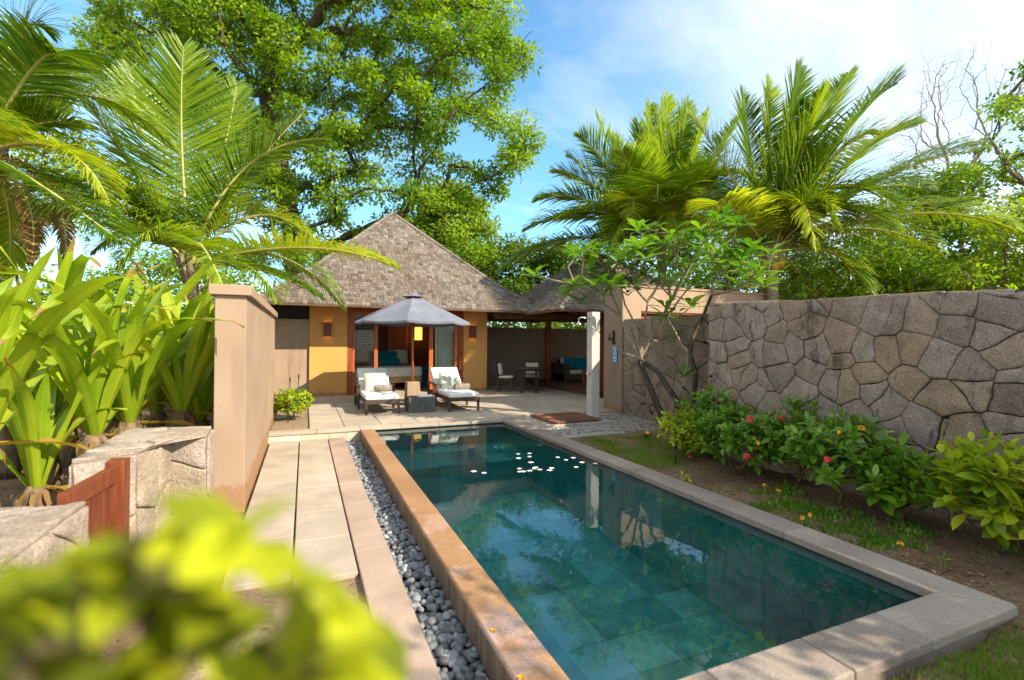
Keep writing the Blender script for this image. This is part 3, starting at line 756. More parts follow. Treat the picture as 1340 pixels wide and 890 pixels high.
def villa():
    o = thing('villa', 'ochre villa with a steep grey shingled hip roof at the end of the pool', 'villa', (2.7, 16.5, 0))
    fy = 14.2
    mb = MB(); mb.box(.12, 1.09, fy, fy+.25, 0, 2.72); mb.box(4.47, 5.23, fy, fy+.25, 0, 2.72)
    mb.box(.12, .36, fy+.25, 19.9, 0, 2.72); mb.box(4.99, 5.23, fy+.25, 19.9, 0, 2.72); mb.box(.12, 5.23, 19.66, 19.9, 0, 2.72)
    mb.build('wall', M['ochre'], o, bevel=.006)
    rf = roof_mesh(2.75, 17.0, 3.96, 3.95, PROF, 41).build('roof', [M['shingle'], M['rafter']], o)
    for i in range(17):     # rafter tails under the front eave
        x = -.75+i*.45
        mb = MB(); mb.bar((x, 13.12, 2.545), (x, 14.5, 3.22), .05, .09); mb.build('rafter', M['rafter'], rf)
    mb = MB(); mb.box(-.9, 6.3, 13.98, 14.10, 2.66, 2.80); mb.build('eave_beam', M['rafter'], o)
    mb = MB(); mb.box(.36, 4.99, fy+.25, 19.66, 2.7, 2.74); mb.build('ceiling', M['cream'], o)
    mb = MB(); mb.box(.36, 4.99, fy+.0, 19.66, .02, T-.01); mb.build('floor', M['slab'], o)
    # door set: frame, mullions, glazed leaves
    fr = MB(); fr.box(1.092, 1.24, fy+.03, fy+.2, T, 2.60); fr.box(4.33, 4.468, fy+.03, fy+.2, T, 2.60); fr.box(1.24, 4.33, fy+.03, fy+.2, 2.48, 2.62)
    fr.build('door_frame', M['wood'], o, bevel=.006)
    for x0, x1, wd in ((1.245, 1.93, .10), (3.42, 4.32, .12)):
        w = MB(); w.box(x0, x0+wd*.55, fy+.08, fy+.14, T+.01, 2.47); w.box(x1-wd, x1, fy+.08, fy+.14, T+.01, 2.47)
        w.box(x0+wd*.55, x1-wd, fy+.08, fy+.14, 2.36, 2.47); w.box(x0+wd*.55, x1-wd, fy+.08, fy+.14, T+.01, T+.14)
        if x0 > 3: w.box(x0+wd*.55, x0+wd, fy+.08, fy+.14, T+.14, 2.36)
        d = w.build('sliding_door', M['woodbright'], o, bevel=.004)
        g = MB(); g.add([(x0+wd*.55, fy+.11, T+.14), (x1-wd, fy+.11, T+.14), (x1-wd, fy+.11, 2.36), (x0+wd*.55, fy+.11, 2.36)], [(0, 1, 2, 3)]); g.build('pane', M['glass'], d)
        if x0 > 3:
            h = MB(); h.tube([(x1-.05, fy+.07, 1.15), (x1-.05, fy+.02, 1.15), (x1-.16, fy+.02, 1.15)], .012, 8); h.build('handle', M['steel'], d)
    # sheer curtain drawn to the right
    cu = MB(); vs = []; n = 60
    for i in range(n+1):
        x = 3.66+.62*i/n; yy = fy+.33+.035*math.sin(i*.9)+.012*math.sin(i*2.3)
        vs += [(x, yy, T+.03), (x, yy, 2.5)]
    cu.add(vs, [(2*i, 2*i+2, 2*i+3, 2*i+1) for i in range(n)], .5, 0, True); cu.build('curtain', M['curtain'], o)
    # wall lamps
    for x in (.57, 4.74):
        s = MB(); s.box(x-.10, x+.10, fy-.085, fy-.075, 1.76, 2.15); s.box(x-.10, x-.09, fy-.075, fy-.002, 1.76, 2.15); s.box(x+.09, x+.10, fy-.075, fy-.002, 1.76, 2.15)
        sb = s.build('wall_lamp', M['panel'], o)
        b = MB(); b.lathe((x, fy-.04, 1.86), [(.012, 0), (.022, .03), (.022, .16), (.012, .19)], 10); b.build('bulb', M['lamp'], sb)
    # room inside: panelled back wall, shutter doors, blind
    mb = MB(); mb.box(.37, 4.98, 18.55, 18.65, T, 2.69); mb.build('back_panelling', M['panel'], o)
    sh = MB(); sh.box(2.86, 2.96, 18.46, 18.54, T, 2.5); sh.box(3.50, 3.60, 18.46, 18.54, T, 2.5)
    s = sh.build('shutter', M['woodbright'], o)
    lv = MB()
    for i in range(30):
        zz = T+.08+i*.078; lv.box(2.965, 3.495, 18.49, 18.53, zz, zz+.058, rnd.uniform(.3, .7))
    lv.build('louvres', M['woodbright'], s)
    bl = MB()
    for i in range(14):
        zz = 1.35+i*.06; bl.box(1.75, 2.45, 18.48, 18.52, zz, zz+.035)
    bl.build('window_blind', M['fabgrey'], o)
    return o
villa()

# things in the room
def bed():
    o = thing('bed', 'large white bed seen through the open doors of the villa', 'bed', (2.45, 16.4, T))
    mb = MB(); mb.box(1.42, 3.46, 15.42, 17.5, .34, .52); mb.build('base', mat('pale_oak', (.38, .24, .10), (.45, .30, .13), 4, .5, 30, .1, .2, .3), o)
    for x in (1.5, 3.38):
        for y in (15.55, 17.4): mb = MB(); mb.box(x-.05, x+.05, y-.05, y+.05, T, .34); mb.build('leg', M['dwood'], o)
    mb = MB(); mb.box(1.40, 3.48, 15.40, 17.45, .52, .84); mb.build('mattress', M['fabgrey'], o, bevel=.07, seg=4, smooth=True)
    mb = MB(); mb.box(1.3, 3.6, 17.5, 17.58, T, 1.25); mb.build('headboard', M['panel'], o)
bed()
def pill(name, label, loc, rx, rz, sx, sy, sz, m, cat='cushion', group=None, seed=0):
    mb = MB(); mb.pillow(Matrix.Identity(4), sx, sy, sz, seed=seed)
    o = mb.build(name, m, label=label, cat=cat, group=group); o.location = loc; o.rotation_euler = (rx, 0, rz); return o
pill('pillow', 'grey green pillow at the left of the bed, next to the teal cushions', (1.85, 17.0, 1.12), 1.2, 0, .62, .52, .2, M['fabg'], 'pillow')
pill('pillow', 'grey green pillow at the right of the bed, next to the teal cushions', (3.0, 17.0, 1.12), 1.2, 0, .62, .52, .2, M['fabg'], 'pillow')
pill('cushion', 'square teal cushion on the bed, left of its twin', (2.25, 16.75, 1.10), 1.2, 0, .46, .46, .2, M['fabt'], seed=2)
pill('cushion', 'square teal cushion on the bed, right of its twin', (2.68, 16.75, 1.10), 1.2, 0, .46, .46, .2, M['fabt'], seed=3)
mb = MB(); mb.tube([(1.95, 16.45, .96), (1.98, 16.45, .96), (2.9, 16.45, .96), (2.93, 16.45, .96)], [.08, .125, .125, .08], 16)
mb.build('bolster', M['fabt'], label='long teal bolster lying in front of the pillows on the bed', cat='bolster')
mb = MB(); mb.box(3.52, 3.90, 16.15, 16.55, T, .80)
o = thing('storage_box', 'teal box with a cut-out handle standing beside the bed', 'box', (3.7, 16.35, T))
mb.build('body', M['fabt'], o, bevel=.02)
mb = MB(); mb.box(3.62, 3.80, 16.14, 16.149, .66, .70); mb.build('handle_hole', M['dark'], o)
o = thing('lamp', 'lit yellow bedside lamp inside the villa', 'lamp', (3.92, 18.1, T))
mb = MB(); mb.box(3.80, 4.04, 18.0, 18.2, 1.70, 2.18); mb.build('lamp_shade', M['lampshade'], o)
mb = MB(); mb.tube([(3.92, 18.1, T+.02), (3.92, 18.1, 1.72)], .014, 8); mb.lathe((3.92, 18.1, T), [(.12, 0), (.12, .02), (.02, .03)], 16); mb.build('lamp_stand', M['black'], o)
o = thing('bedside_table', 'dark bedside table against the room wall behind the teal box', 'table', (3.75, 17.4, T))
mb = MB(); mb.box(3.55, 4.1, 17.2, 17.6, .66, .70); mb.build('table_top', M['dwood'], o)
mb = MB(); mb.box(3.58, 4.07, 17.24, 17.58, T, .655); mb.build('cabinet', M['dwood'], o)

# ------------------------------------------------------------------ pavilion
def pavilion():
    o = thing('pavilion', 'open lounge pavilion with a shingled roof and timber posts behind the shower', 'pavilion', (9.3, 13.8, 0))
    roof_mesh(9.0, 13.9, 3.0, 2.95, [(1, 2.50), (.85, 2.82), (.7, 3.14), (.3, 4.03), (0, 4.66)], 42, .14, .15).build('roof', [M['shingle'], M['rafter']], o)
    mb = MB(); mb.box(7.45, 12.3, 11.5, 16.08, 0, .27); mb.box(7.40, 12.3, 11.44, 16.08, .27, .30)
    mb.build('deck', M['rafter'], o, bevel=.004)
    for x, y in ((7.93, 15.3), (7.78, 11.75), (11.8, 11.75), (11.8, 15.6)):
        mb = MB(); mb.box(x-.085, x+.085, y-.085, y+.085, .30, 2.72); mb.build('post', M['wood'], o, bevel=.008)
    for a, b in (((7.3, 11.75, 2.62), (12.2, 11.75, 2.62)), ((7.93, 11.3, 2.60), (7.93, 16.3, 2.60))):
        mb = MB(); mb.bar(a, b, .09, .16); mb.build('beam', M['rafter'], o)
    for i in range(13):
        x = 6.4+i*.45; mb = MB(); mb.bar((x, 11.02, 2.46), (x, 12.2, 2.80), .05, .08); mb.build('rafter', M['rafter'], o)
pavilion()
def pergola():
    o = thing('pergola', 'dark slatted pergola bridging the villa eave and the pavilion roof', 'pergola', (6.0, 14.6, 2.4))
    for y in (13.6, 15.7):
        mb = MB(); mb.bar((5.24, y, 2.42), (7.85, y, 2.42), .07, .12); mb.build('beam', M['rafter'], o)
    for i in range(14):
        x = 5.35+i*.18; mb = MB(); mb.bar((x, 13.3, 2.51), (x, 16.0, 2.51), .045, .06); mb.build('slat', M['rafter'], o)
pergola()
def sofa():
    o = thing('sofa', 'dark wicker sofa with cream seat cushion under the pavilion', 'sofa', (9.2, 15.1, .3))
    mb = MB(); mb.box(8.2, 10.3, 14.62, 15.55, .34, .55); mb.build('base', M['wicker'], o, bevel=.01)
    mb = MB(); mb.box(8.2, 8.42, 14.6, 15.57, .30, .92); mb.build('armrest', M['wicker'], o, bevel=.015)
    mb = MB(); mb.box(10.08, 10.3, 14.6, 15.57, .30, .92); mb.build('armrest', M['wicker'], o, bevel=.015)
    mb = MB(); mb.box(8.425, 10.075, 15.38, 15.57, .55, 1.05); mb.build('backrest', M['wicker'], o, bevel=.015)
    mb = MB(); mb.box(8.44, 10.06, 14.62, 15.37, .552, .70); mb.build('seat_cushion', M['cream'], o, bevel=.04, seg=3, smooth=True)
    mb = MB(); mb.box(8.44, 10.06, 15.22, 15.37, .702, 1.12); mb.build('back_cushion', M['cream'], o, bevel=.04, seg=3, smooth=True)
sofa()
for i, (x, y, zz, rz, lab) in enumerate(((8.70, 15.05, .93, .15, 'teal cushion at the left end of the wicker sofa'), (9.12, 14.98, .90, -.1, 'teal cushion in front, second from the left on the wicker sofa'), (9.6, 15.05, .94, .1, 'teal cushion at the right of the wicker sofa, partly behind the shower post'))):
    pill('cushion', lab, (x, y, zz), 1.15, rz, .48, .44, .17, M['fabt'], seed=10+i)
o = thing('side_table', 'small orange timber table on the pavilion deck in front of the sofa', 'table', (8.75, 13.7, .3))
mb = MB(); mb.box(8.5, 9.0, 13.45, 13.95, .68, .73); mb.build('table_top', M['woodbright'], o, bevel=.008)
for dx in (-.2, .2):
    for dy in (-.2, .2):
        mb = MB(); mb.box(8.75+dx-.035, 8.75+dx+.035, 13.7+dy-.035, 13.7+dy+.035, .3, .68); mb.build('leg', M['woodbright'], o)

# ------------------------------------------------------------------ tan building and shower
def tan_building():
    o = thing('outbuilding', 'tan rendered outbuilding with a slit window above the garden stone wall', 'building', (8.5, 9.5, 0))
    mb = MB(); z1 = 2.885
    mb.box(6.37, 11.2, 8.76, 9.0, 0, 2.18); mb.box(6.37, 6.85, 8.76, 9.0, 2.18, z1); mb.box(8.95, 11.2, 8.76, 9.0, 2.18, z1); mb.box(6.85, 8.95, 8.76, 9.0, 2.36, z1)
    mb.box(6.37, 6.62, 9.0, 9.46, 0, z1); mb.box(10.95, 11.2, 9.0, 11.0, 0, z1)
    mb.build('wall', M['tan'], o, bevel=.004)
    mb = MB(); mb.box(6.355, 6.3685, 8.762, 9.46, 0, z1-.002); mb.build('shaded_side', M['browntan'], o)  # thin darker skin puts this side's shade into its colour
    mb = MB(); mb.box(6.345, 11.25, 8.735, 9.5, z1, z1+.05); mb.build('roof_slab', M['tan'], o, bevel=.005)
    w = MB(); w.box(6.852, 8.948, 8.80, 8.85, 2.182, 2.225); w.box(6.852, 8.948, 8.80, 8.85, 2.32, 2.358); w.box(6.852, 6.89, 8.80, 8.85, 2.225, 2.32); w.box(7.9, 7.94, 8.80, 8.85, 2.225, 2.32)
    wf = w.build('window', M['woodbright'], o)
    p = MB(); p.box(6.89, 8.948, 8.86, 8.9, 2.2, 2.35); p.build('pane', M['dark'], wf)
tan_building()
o = thing('door_hanger', 'blue card hanging from a black hook on the shaded end of the tan building', 'hanger', (6.3, 9.1, 1.5))
mb = MB(); hx = 6.368; c = atX(801, 437, 6.30)
mb.box(6.32, 6.353, c.y-.03, c.y+.03, 1.62, 1.92); mb.bar((6.34, c.y, 1.74), (6.22, c.y+.0, 1.74), .02, .02); mb.bar((6.23, c.y, 1.70), (6.23, c.y, 1.86), .02, .02)
mb.bar((6.34, c.y+.0, 1.74), (6.34, c.y+.22, 1.74), .018, .018)
mb.build('hook', M['black'], o)
mb = MB(); ty = c.y-.06; mb.box(6.335, 6.342, ty-.085, ty+.085, 1.20, 1.60); cd = mb.build('card', M['tagblue'], o)
for i in range(6):
    mb = MB(); zz = 1.25+i*.055; wdt = (.05, .06, .035, .06, .045, .055)[i]; mb.box(6.332, 6.3345, ty-wdt, ty+wdt, zz, zz+.02); mb.build('printed_line', M['paper'], cd)
def shower():
    o = thing('outdoor_shower', 'pale concrete outdoor shower post with a chrome head and tap', 'shower', (5.46, 8.5, 0))
    mb = MB(); mb.box(5.365, 5.555, 8.42, 8.61, .02, 2.28); mb.build('post', M['postw'], o, bevel=.006)
    mb = MB(); mb.tube([(5.37, 8.52, 2.14), (5.24, 8.52, 2.16), (5.15, 8.52, 2.16), (5.115, 8.52, 2.14), (5.11, 8.52, 2.08)], .014, 10)
    hd = mb.build('shower_arm', M['steel'], o)
    mb = MB(); mb.lathe((5.11, 8.52, 2.01), [(.062, 0), (.062, .015), (.03, .05), (.014, .075)], 18); mb.build('shower_head', M['steel'], o)
    mb = MB(); mb.tube([(5.366, 8.5, 1.02), (5.33, 8.5, 1.02)], .032, 14); mb.tube([(5.33, 8.5, 1.02), (5.30, 8.5, 1.02)], .018, 12); mb.bar((5.315, 8.5, 1.02), (5.315, 8.46, 1.07), .012, .02); mb.build('tap', M['steel'], o)
shower()
mb = MB(); r = random.Random(51)
for i in range(15):
    y = 7.93+i*.068; mb.box(4.22, 5.30, y, y+.048, T+.02, T+.042, r.uniform(.1, .9))
for x in (4.35, 4.76, 5.17): mb.box(x-.02, x+.02, 7.93, 8.93, T-.003, T+.02, .2)
mb.build('duckboard', mat('weathered_red_timber', (.15, .065, .04), (.24, .11, .07), 5, .7, 40, .3, .4, .2, stretch=(.5, 8, 8)), label='reddish slatted timber duckboard on the ground beside the shower post', cat='duckboard')

# ------------------------------------------------------------------ loungers, umbrella, tables
def lounger(label, loc, rz):
    o = thing('sun_lounger', label, 'sun lounger', loc, rz, 'sun loungers on the terrace')
    w = .70; L = 1.95; ORG[o.name] = Vector((0, 0, 0))
    B = lambda mb, nm, m, bv=.006, **k: mb.build(nm, m, o, bevel=bv, local=True, **k)
    mb = MB(); mb.box(-w/2, w/2, 0, .05, .22, .30); mb.box(-w/2, w/2, L-.05, L, .22, .30); mb.box(-w/2, -w/2+.045, .05, L-.05, .22, .30); mb.box(w/2-.045, w/2, .05, L-.05, .22, .30)
    for i in range(10): mb.box(-w/2+.045, w/2-.045, .12+i*.115, .19+i*.115, .27, .29)
    B(mb, 'frame', M['dwood'])
    for x in (-w/2, w/2-.05):
        for y, h in ((0, .22), (L-.055, .22)):
            mb = MB(); mb.box(x, x+.05, y+.002, y+.055, 0, h); B(mb, 'leg', M['dwood'], .005)
        y0 = .98      # arm: two uprights, a top rail and three slats
        xx = x-.055 if x < 0 else x+.055
        mb = MB(); mb.box(xx, xx+.05, y0, y0+.05, 0, .50); mb.box(xx, xx+.05, y0+.72, y0+.77, 0, .50)
        mb.box(xx-.012, xx+.062, y0-.03, y0+.80, .50, .53); mb.box(xx+.008, xx+.04, y0+.05, y0+.72, .24, .29)
        a = B(mb, 'armrest', M['dwood'], .005)
        for k in range(4):
            mb = MB(); mb.box(xx+.012, xx+.036, y0+.06+k*.07, y0+.10+k*.07, .29, .50); s = mb.build('slat', M['woodbright'], a, local=True)
    mb = MB(); mb.box(-w/2+.01, w/2-.01, -.01, 1.26, .302, .40); B(mb, 'seat_cushion', M['fabw'], .028, seg=3, smooth=True)
    # raised back: frame then cushion, hinged at y=1.22
    a = math.radians(41); R = Matrix.Translation((0, 1.24, .32)) @ Matrix.Rotation(a, 4, 'X')
    def xf(mb): mb.v = [tuple(R @ Vector(v)) for v in mb.v]; return mb
    mb = MB(); mb.box(-w/2+.03, w/2-.03, 0, .70, -.045, -.008); B(xf(mb), 'back_frame', M['dwood'], .005)
    mb = MB(); mb.box(-w/2+.01, w/2-.01, -.0+.02, .74, .0, .10); B(xf(mb), 'back_cushion', M['fabw'], .028, seg=3, smooth=True)
    mb = MB(); mb.bar((0, 1.62, .60), (0, 1.85, .28), .03, .03); B(mb, 'prop', M['dwood'], 0)
    return o
LO = [(1.49, 10.20, 0), (3.20, 10.08, 0)]
for (x, y, rz), side in zip(LO, ('left', 'right')):
    lounger('white cushioned dark timber sun lounger %s' % ('left of the parasol base' if side == 'left' else 'right of the parasol base, nearer the dining chairs'), (x, y, T), rz)
    pill('pillow', 'sage green pillow leaning on the back of the %s sun lounger' % side, (x-.0, y+1.16, T+.585), math.radians(52), .04, .50, .46, .17, M['fabg'], 'pillow', seed=20+len(side))
    mb = MB()
    n = 22; c = Vector((x+(.10 if side == 'left' else .16), y+.72, T+.475)); hw = .185
    for u0, u1 in ((-1, 1),):
        prof = [(.02, -hw), (.065, -hw+.006), (.076, -hw+.02), (.078, 0), (.076, hw-.02), (.065, hw-.006), (.02, hw)]
        vs = []; fs = []
        for rr_, xx in prof:
            for k in range(n):
                t = 2*PI*k/n; q = rr_*(1+.05*math.sin(t*3+1)); vs.append((c.x+xx, c.y+q*1.1*math.cos(t), c.z+q*.95*math.sin(t)))
        for i in range(len(prof)-1):
            for k in range(n): fs.append((i*n+k, i*n+(k+1) % n, (i+1)*n+(k+1) % n, (i+1)*n+k))
        fs += [tuple(range(n)), tuple(range((len(prof)-1)*n, len(prof)*n))[::-1]]
        mb.add(vs, fs, .5, 0, True)
    mb.build('towel', M['towel'], label='rolled brown towel lying on the seat of the %s sun lounger' % side, cat='towel')

def umbrella():
    ux, uy = 2.37, 11.55
    o = thing('parasol', 'large slate grey parasol standing between the two sun loungers', 'parasol', (ux, uy, T))
    az, rz_, R_ = 2.77, 2.10, 1.36; rot = PI/8+.10
    rim = [(ux+R_*math.cos(rot+k*PI/4), uy+R_*math.sin(rot+k*PI/4)) for k in range(8)]
    mb = MB(); vs = []; fs = []; ns, nr = 6, 9
    for k in range(8):
        (xa, ya), (xb, yb) = rim[k], rim[(k+1) % 8]
        b = len(vs)
        for j in range(nr+1):
            s = .09+.91*j/nr
            for i in range(ns+1):
                t = i/ns; x = ux+((xa*(1-t)+xb*t)-ux)*s; y = uy+((ya*(1-t)+yb*t)-uy)*s
                zz = az+(rz_-az)*(s**.93) - .045*math.sin(PI*t)*s*(1-.35*s) + .02*math.sin(PI*s)
                if j == nr: zz += .045*math.sin(PI*t)*.0
                vs.append((x, y, zz))
        for j in range(nr):
            for i in range(ns):
                p = b+j*(ns+1)+i; fs.append((p, p+ns+1, p+ns+2, p+1))
    mb.add(vs, fs, .5, 0, True)
    vs = []; fs = []
    for k in range(8):       # hanging hem
        (xa, ya), (xb, yb) = rim[k], rim[(k+1) % 8]; b = len(vs)
        for i in range(ns+1):
            t = i/ns; x = xa*(1-t)+xb*t; y = ya*(1-t)+yb*t; dz = -.045*math.sin(PI*t)*.65
            vs += [(x, y, rz_+dz), (ux+(x-ux)*.995, uy+(y-uy)*.995, rz_+dz-.045)]
        for i in range(ns): fs.append((b+2*i, b+2*i+1, b+2*i+3, b+2*i+2))
    mb.add(vs, fs, .45, 0, True)
    cn = mb.build('canopy', M['canopy'], o)
    mb = MB(); vs = [(ux, uy, az+.035)]
    for k in range(8): vs.append((ux+.27*math.cos(rot+k*PI/4), uy+.27*math.sin(rot+k*PI/4), az-.062))
    mb.add(vs, [(0, k+1, (k+1) % 8+1) for k in range(8)], .6); mb.build('vent', M['canopy'], cn)
    mb = MB(); mb.tube([(ux, uy, .50), (ux, uy, 2.74)], .026, 12); mb.build('pole', M['woodbright'], o)
    mb = MB(); mb.lathe((ux, uy, 2.02), [(.055, 0), (.055, .07), (.03, .09)], 12); mb.build('hub', M['black'], o)
    for x, y in rim:
        mb = MB(); d = Vector((x-ux, y-uy, 0)); e = Vector((ux, uy, 0))
        mb.bar(e+d*.06+Vector((0, 0, az-.06)), e+d*.985+Vector((0, 0, rz_-.005)), .018, .022)
        rb = mb.build('rib', M['woodbright'], o)
        mb = MB(); mb.bar(e+d*.04+Vector((0, 0, 2.06)), e+d*.5+Vector((0, 0, az-.04+(rz_-az)*.5)), .014, .018); mb.build('strut', M['woodbright'], rb)
    mb = MB(); h = .15
    mb.hexa([(ux-.165, uy-.165, T), (ux+.165, uy-.165, T), (ux+.165, uy+.165, T), (ux-.165, uy+.165, T)],
            [(ux-.15, uy-.15, .69), (ux+.15, uy-.15, .69), (ux+.15, uy+.15, .69), (ux-.15, uy+.15, .69)])
    mb.build('base', M['tan'], o, bevel=.015)
umbrella()
mb = MB(); mb.box(2.02, 2.60, 10.20, 10.68, T, .455)
mb.build('side_table', M['darkstone'], bevel=.012, label='grey stone block table between the two sun loungers', cat='table')
mb = MB(); mb.box(2.26, 2.54, 10.30, 10.52, .457, .475, .4); mb.box(2.27, 2.52, 10.31, 10.51, .4752, .487, .7)
mb.build('magazine', M['paper'], bevel=.002, label='stack of two white magazines on the grey stone table', cat='magazine')

def dining():
    c = (6.22, 13.25)
    o = thing('dining_table', 'round dark dining table on four legs in front of the brown wall', 'table', (c[0], c[1], T))
    mb = MB(); mb.lathe((c[0], c[1], .86), [(.38, 0), (.405, .01), (.405, .025), (.39, .032)], 40); mb.build('table_top', M['darkstone'], o)
    mb = MB(); mb.lathe((c[0], c[1], .80), [(.33, 0), (.33, .058)], 32); mb.build('apron', M['dwood'], o)
    for k in range(4):
        a = .35+k*PI/2; x, y = c[0]+.32*math.cos(a), c[1]+.32*math.sin(a)
        mb = MB(); mb.box(x-.025, x+.025, y-.025, y+.025, T, .80); mb.build('leg', M['dwood'], o)
dining()
def chair(label, x, y, rz):
    o = thing('dining_chair', label, 'chair', (x, y, T), rz, 'dining chairs at the round table'); ORG[o.name] = Vector((0, 0, 0))
    B = lambda mb, nm, m, bv=.005, **k: mb.build(nm, m, o, bevel=bv, local=True, **k)
    mb = MB(); mb.box(-.23, .23, -.22, .24, .36, .42); B(mb, 'seat', M['wicker'])
    mb = MB(); mb.box(-.22, .22, -.215, .19, .422, .48); B(mb, 'seat_cushion', M['cream'], .02, seg=3, smooth=True)
    for sx_ in (-.21, .17):
        for sy_ in (-.21, .19):
            mb = MB(); mb.box(sx_, sx_+.04, sy_, sy_+.04, 0, .36); B(mb, 'leg', M['dwood'], .003)
    mb = MB(); a = .12
    mb.hexa([(-.23, .205, .42), (.23, .205, .42), (.23, .245, .42), (-.23, .245, .42)], [(-.23, .285, .90), (.23, .285, .90), (.23, .32, .90), (-.23, .32, .90)]); B(mb, 'backrest', M['wicker'])
    mb = MB(); mb.pillow(Matrix.Translation((0, .185, .68)) @ Matrix.Rotation(PI/2-.16, 4, 'X'), .40, .38, .10, seed=4); B(mb, 'back_cushion', M['cream'], 0)
    return o
chair('dark dining chair with cream cushions at the left of the round table', 5.68, 13.72, 1.0)
chair('dark dining chair with cream cushions behind the right side of the round table', 6.62, 13.85, -.45)


# ------------------------------------------------------------------ foliage builders
def unit(a): return a/np.maximum(np.linalg.norm(a, axis=-1, keepdims=True), 1e-9)
def tube_np(pts, rad, n=6):
    mb = MB(); mb.tube(pts, rad, n, caps=False); return np.array(mb.v), np.array(mb.f)
def strips(P, D, Nn, L, W, prof, st, fold=.25, droop=.2, tone=None, grav=None):
    """n leaves as folded strips; prof = widths at stations st (0..1)"""
    n = len(P); K = len(st); D = unit(D); S = unit(np.cross(D, Nn)); Nn = unit(np.cross(S, D))
    L = np.broadcast_to(L, (n,)); W = np.broadcast_to(W, (n,)); droop = np.broadcast_to(droop, (n,))
    V = np.zeros((n, K, 3, 3))
    for k, s in enumerate(st):
        p = P+D*(L*s*(1-.25*droop*s))[:, None]-Nn*(L*droop*s*s)[:, None]
        if grav is not None: p = p-np.array([0, 0, 1.])*(L*grav*s*s)[:, None]
        h = (W*prof[k]/2)[:, None]
        V[:, k, 0] = p-S*h+Nn*h*fold; V[:, k, 1] = p; V[:, k, 2] = p+S*h+Nn*h*fold
    base = np.arange(n)[:, None]*(K*3); q = []
    for k in range(K-1):
        a = k*3
        q += [[a, a+1, a+4, a+3], [a+1, a+2, a+5, a+4]]
    Q = (base[:, :, None]+np.array(q)[None]).reshape(-1, 4)
    T = np.repeat(np.full(n, .5) if tone is None else tone, K*3)
    return V.reshape(-1, 3), Q, T
def kites(P, D, Nn, L, W, fold, droop, tone):
    n = len(P); D = unit(D); S = unit(np.cross(D, Nn)); Nn = unit(np.cross(S, D))
    L = np.broadcast_to(L, (n,))[:, None]; W = np.broadcast_to(W, (n,))[:, None]
    V = np.zeros((n, 5, 3)); V[:, 0] = P; V[:, 1] = P+D*L*.5-S*W*.5+Nn*W*fold; V[:, 2] = P+D*L-Nn*L*droop
    V[:, 3] = P+D*L*.5+S*W*.5+Nn*W*fold; V[:, 4] = P+D*L*.5
    Q = (np.arange(n)[:, None, None]*5+np.array([[0, 4, 2, 1], [0, 3, 2, 4]])[None]).reshape(-1, 4)
    return V.reshape(-1, 3), Q, np.repeat(tone, 5)
def merge(parts):
    V = []; Q = []; T = []; MI = []; o = 0
    for p in parts:
        v, q, t = p[0], p[1], p[2]; V.append(v); Q.append(q+o); T.append(t); MI.append(np.full(len(q), p[3] if len(p) > 3 else 0)); o += len(v)
    return np.vstack(V), np.vstack(Q), np.concatenate(T), np.concatenate(MI)
def randdir(g, n, zb=0):
    d = g.normal(size=(n, 3)); d[:, 2] += zb; return unit(d)

# --- palms
def frond(parent, B, C, Tp, Lm, g, mats, tone=.5, droop=.5, nl=62, vee=.25, wid=.042, base=.12, label=None):
    nl = int(nl*1.75); wid *= .76; Lm *= 1.36
    # frond outline
    B, C, Tp = (np.array(x, float) for x in (B, C, Tp))
    bez = lambda s: (1-s)[:, None]**2*B+2*((1-s)*s)[:, None]*C+(s**2)[:, None]*Tp
    dbz = lambda s: unit(2*(1-s)[:, None]*(C-B)+2*s[:, None]*(Tp-C))
    s = np.linspace(base, .995, nl); s = np.concatenate([s, s+.5/nl]).clip(0, 1); sd = np.concatenate([np.ones(nl), -np.ones(nl)])
    t = dbz(s); up = np.tile([0, 0, 1.], (len(s), 1)); up = np.where(np.abs(t[:, 2:3]) > .96, unit(B-Tp)*0+np.array([[.3, -1, .2]]), up)
    side = unit(np.cross(t, up)); nn = unit(np.cross(side, t)); side = side*sd[:, None]
    fa = np.radians(18+42*s**1.5)+g.normal(0, .05, len(s))
    d = side*np.cos(fa)[:, None]+t*np.sin(fa)[:, None]+nn*(vee+g.normal(0, .10, len(s)))[:, None]; d = unit(d)
    prof = (np.sin(np.pi*(.16+.80*s))**.75)*(1-.25*s); L = Lm*prof*(1+g.normal(0, .07, len(s)))
    p = bez(s); K = 5; n = len(s); V = np.zeros((n, K, 2, 3)); w = np.array([.45, 1, .95, .65, .06])
    gr = droop*(.75+.5*g.random(n))
    for k in range(K):
        wd = unit(t-d*(d*t).sum(1, keepdims=True)+nn*.35)
        h = wd*(wid*w[k]/2); V[:, k, 0] = p-h; V[:, k, 1] = p+h
        p = p+d*(L/(K-1))[:, None]; d = unit(d-np.array([0, 0, 1.])*(gr*(.25+.4*k))[:, None]*.55)
    Q = (np.arange(n)[:, None, None]*(2*K)+np.array([[2*k, 2*k+1, 2*k+3, 2*k+2] for k in range(K-1)])[None]).reshape(-1, 4)
    tl = np.repeat(np.clip(tone+g.normal(0, .2, n), 0, 1), 2*K)
    ss = np.linspace(0, 1, 14); pts = bez(ss); rv, rq = tube_np([Vector(x) for x in pts], [.032*(1-.85*x)+.004 for x in ss], 5)
    V, Q, T_, MI = merge([(V.reshape(-1, 3), Q, tl, 0), (rv, rq, np.full(len(rv), .5), 1)])
    o = fast_mesh('frond', V, Q, T_, mats, parent, MI); tag(o, label); return o
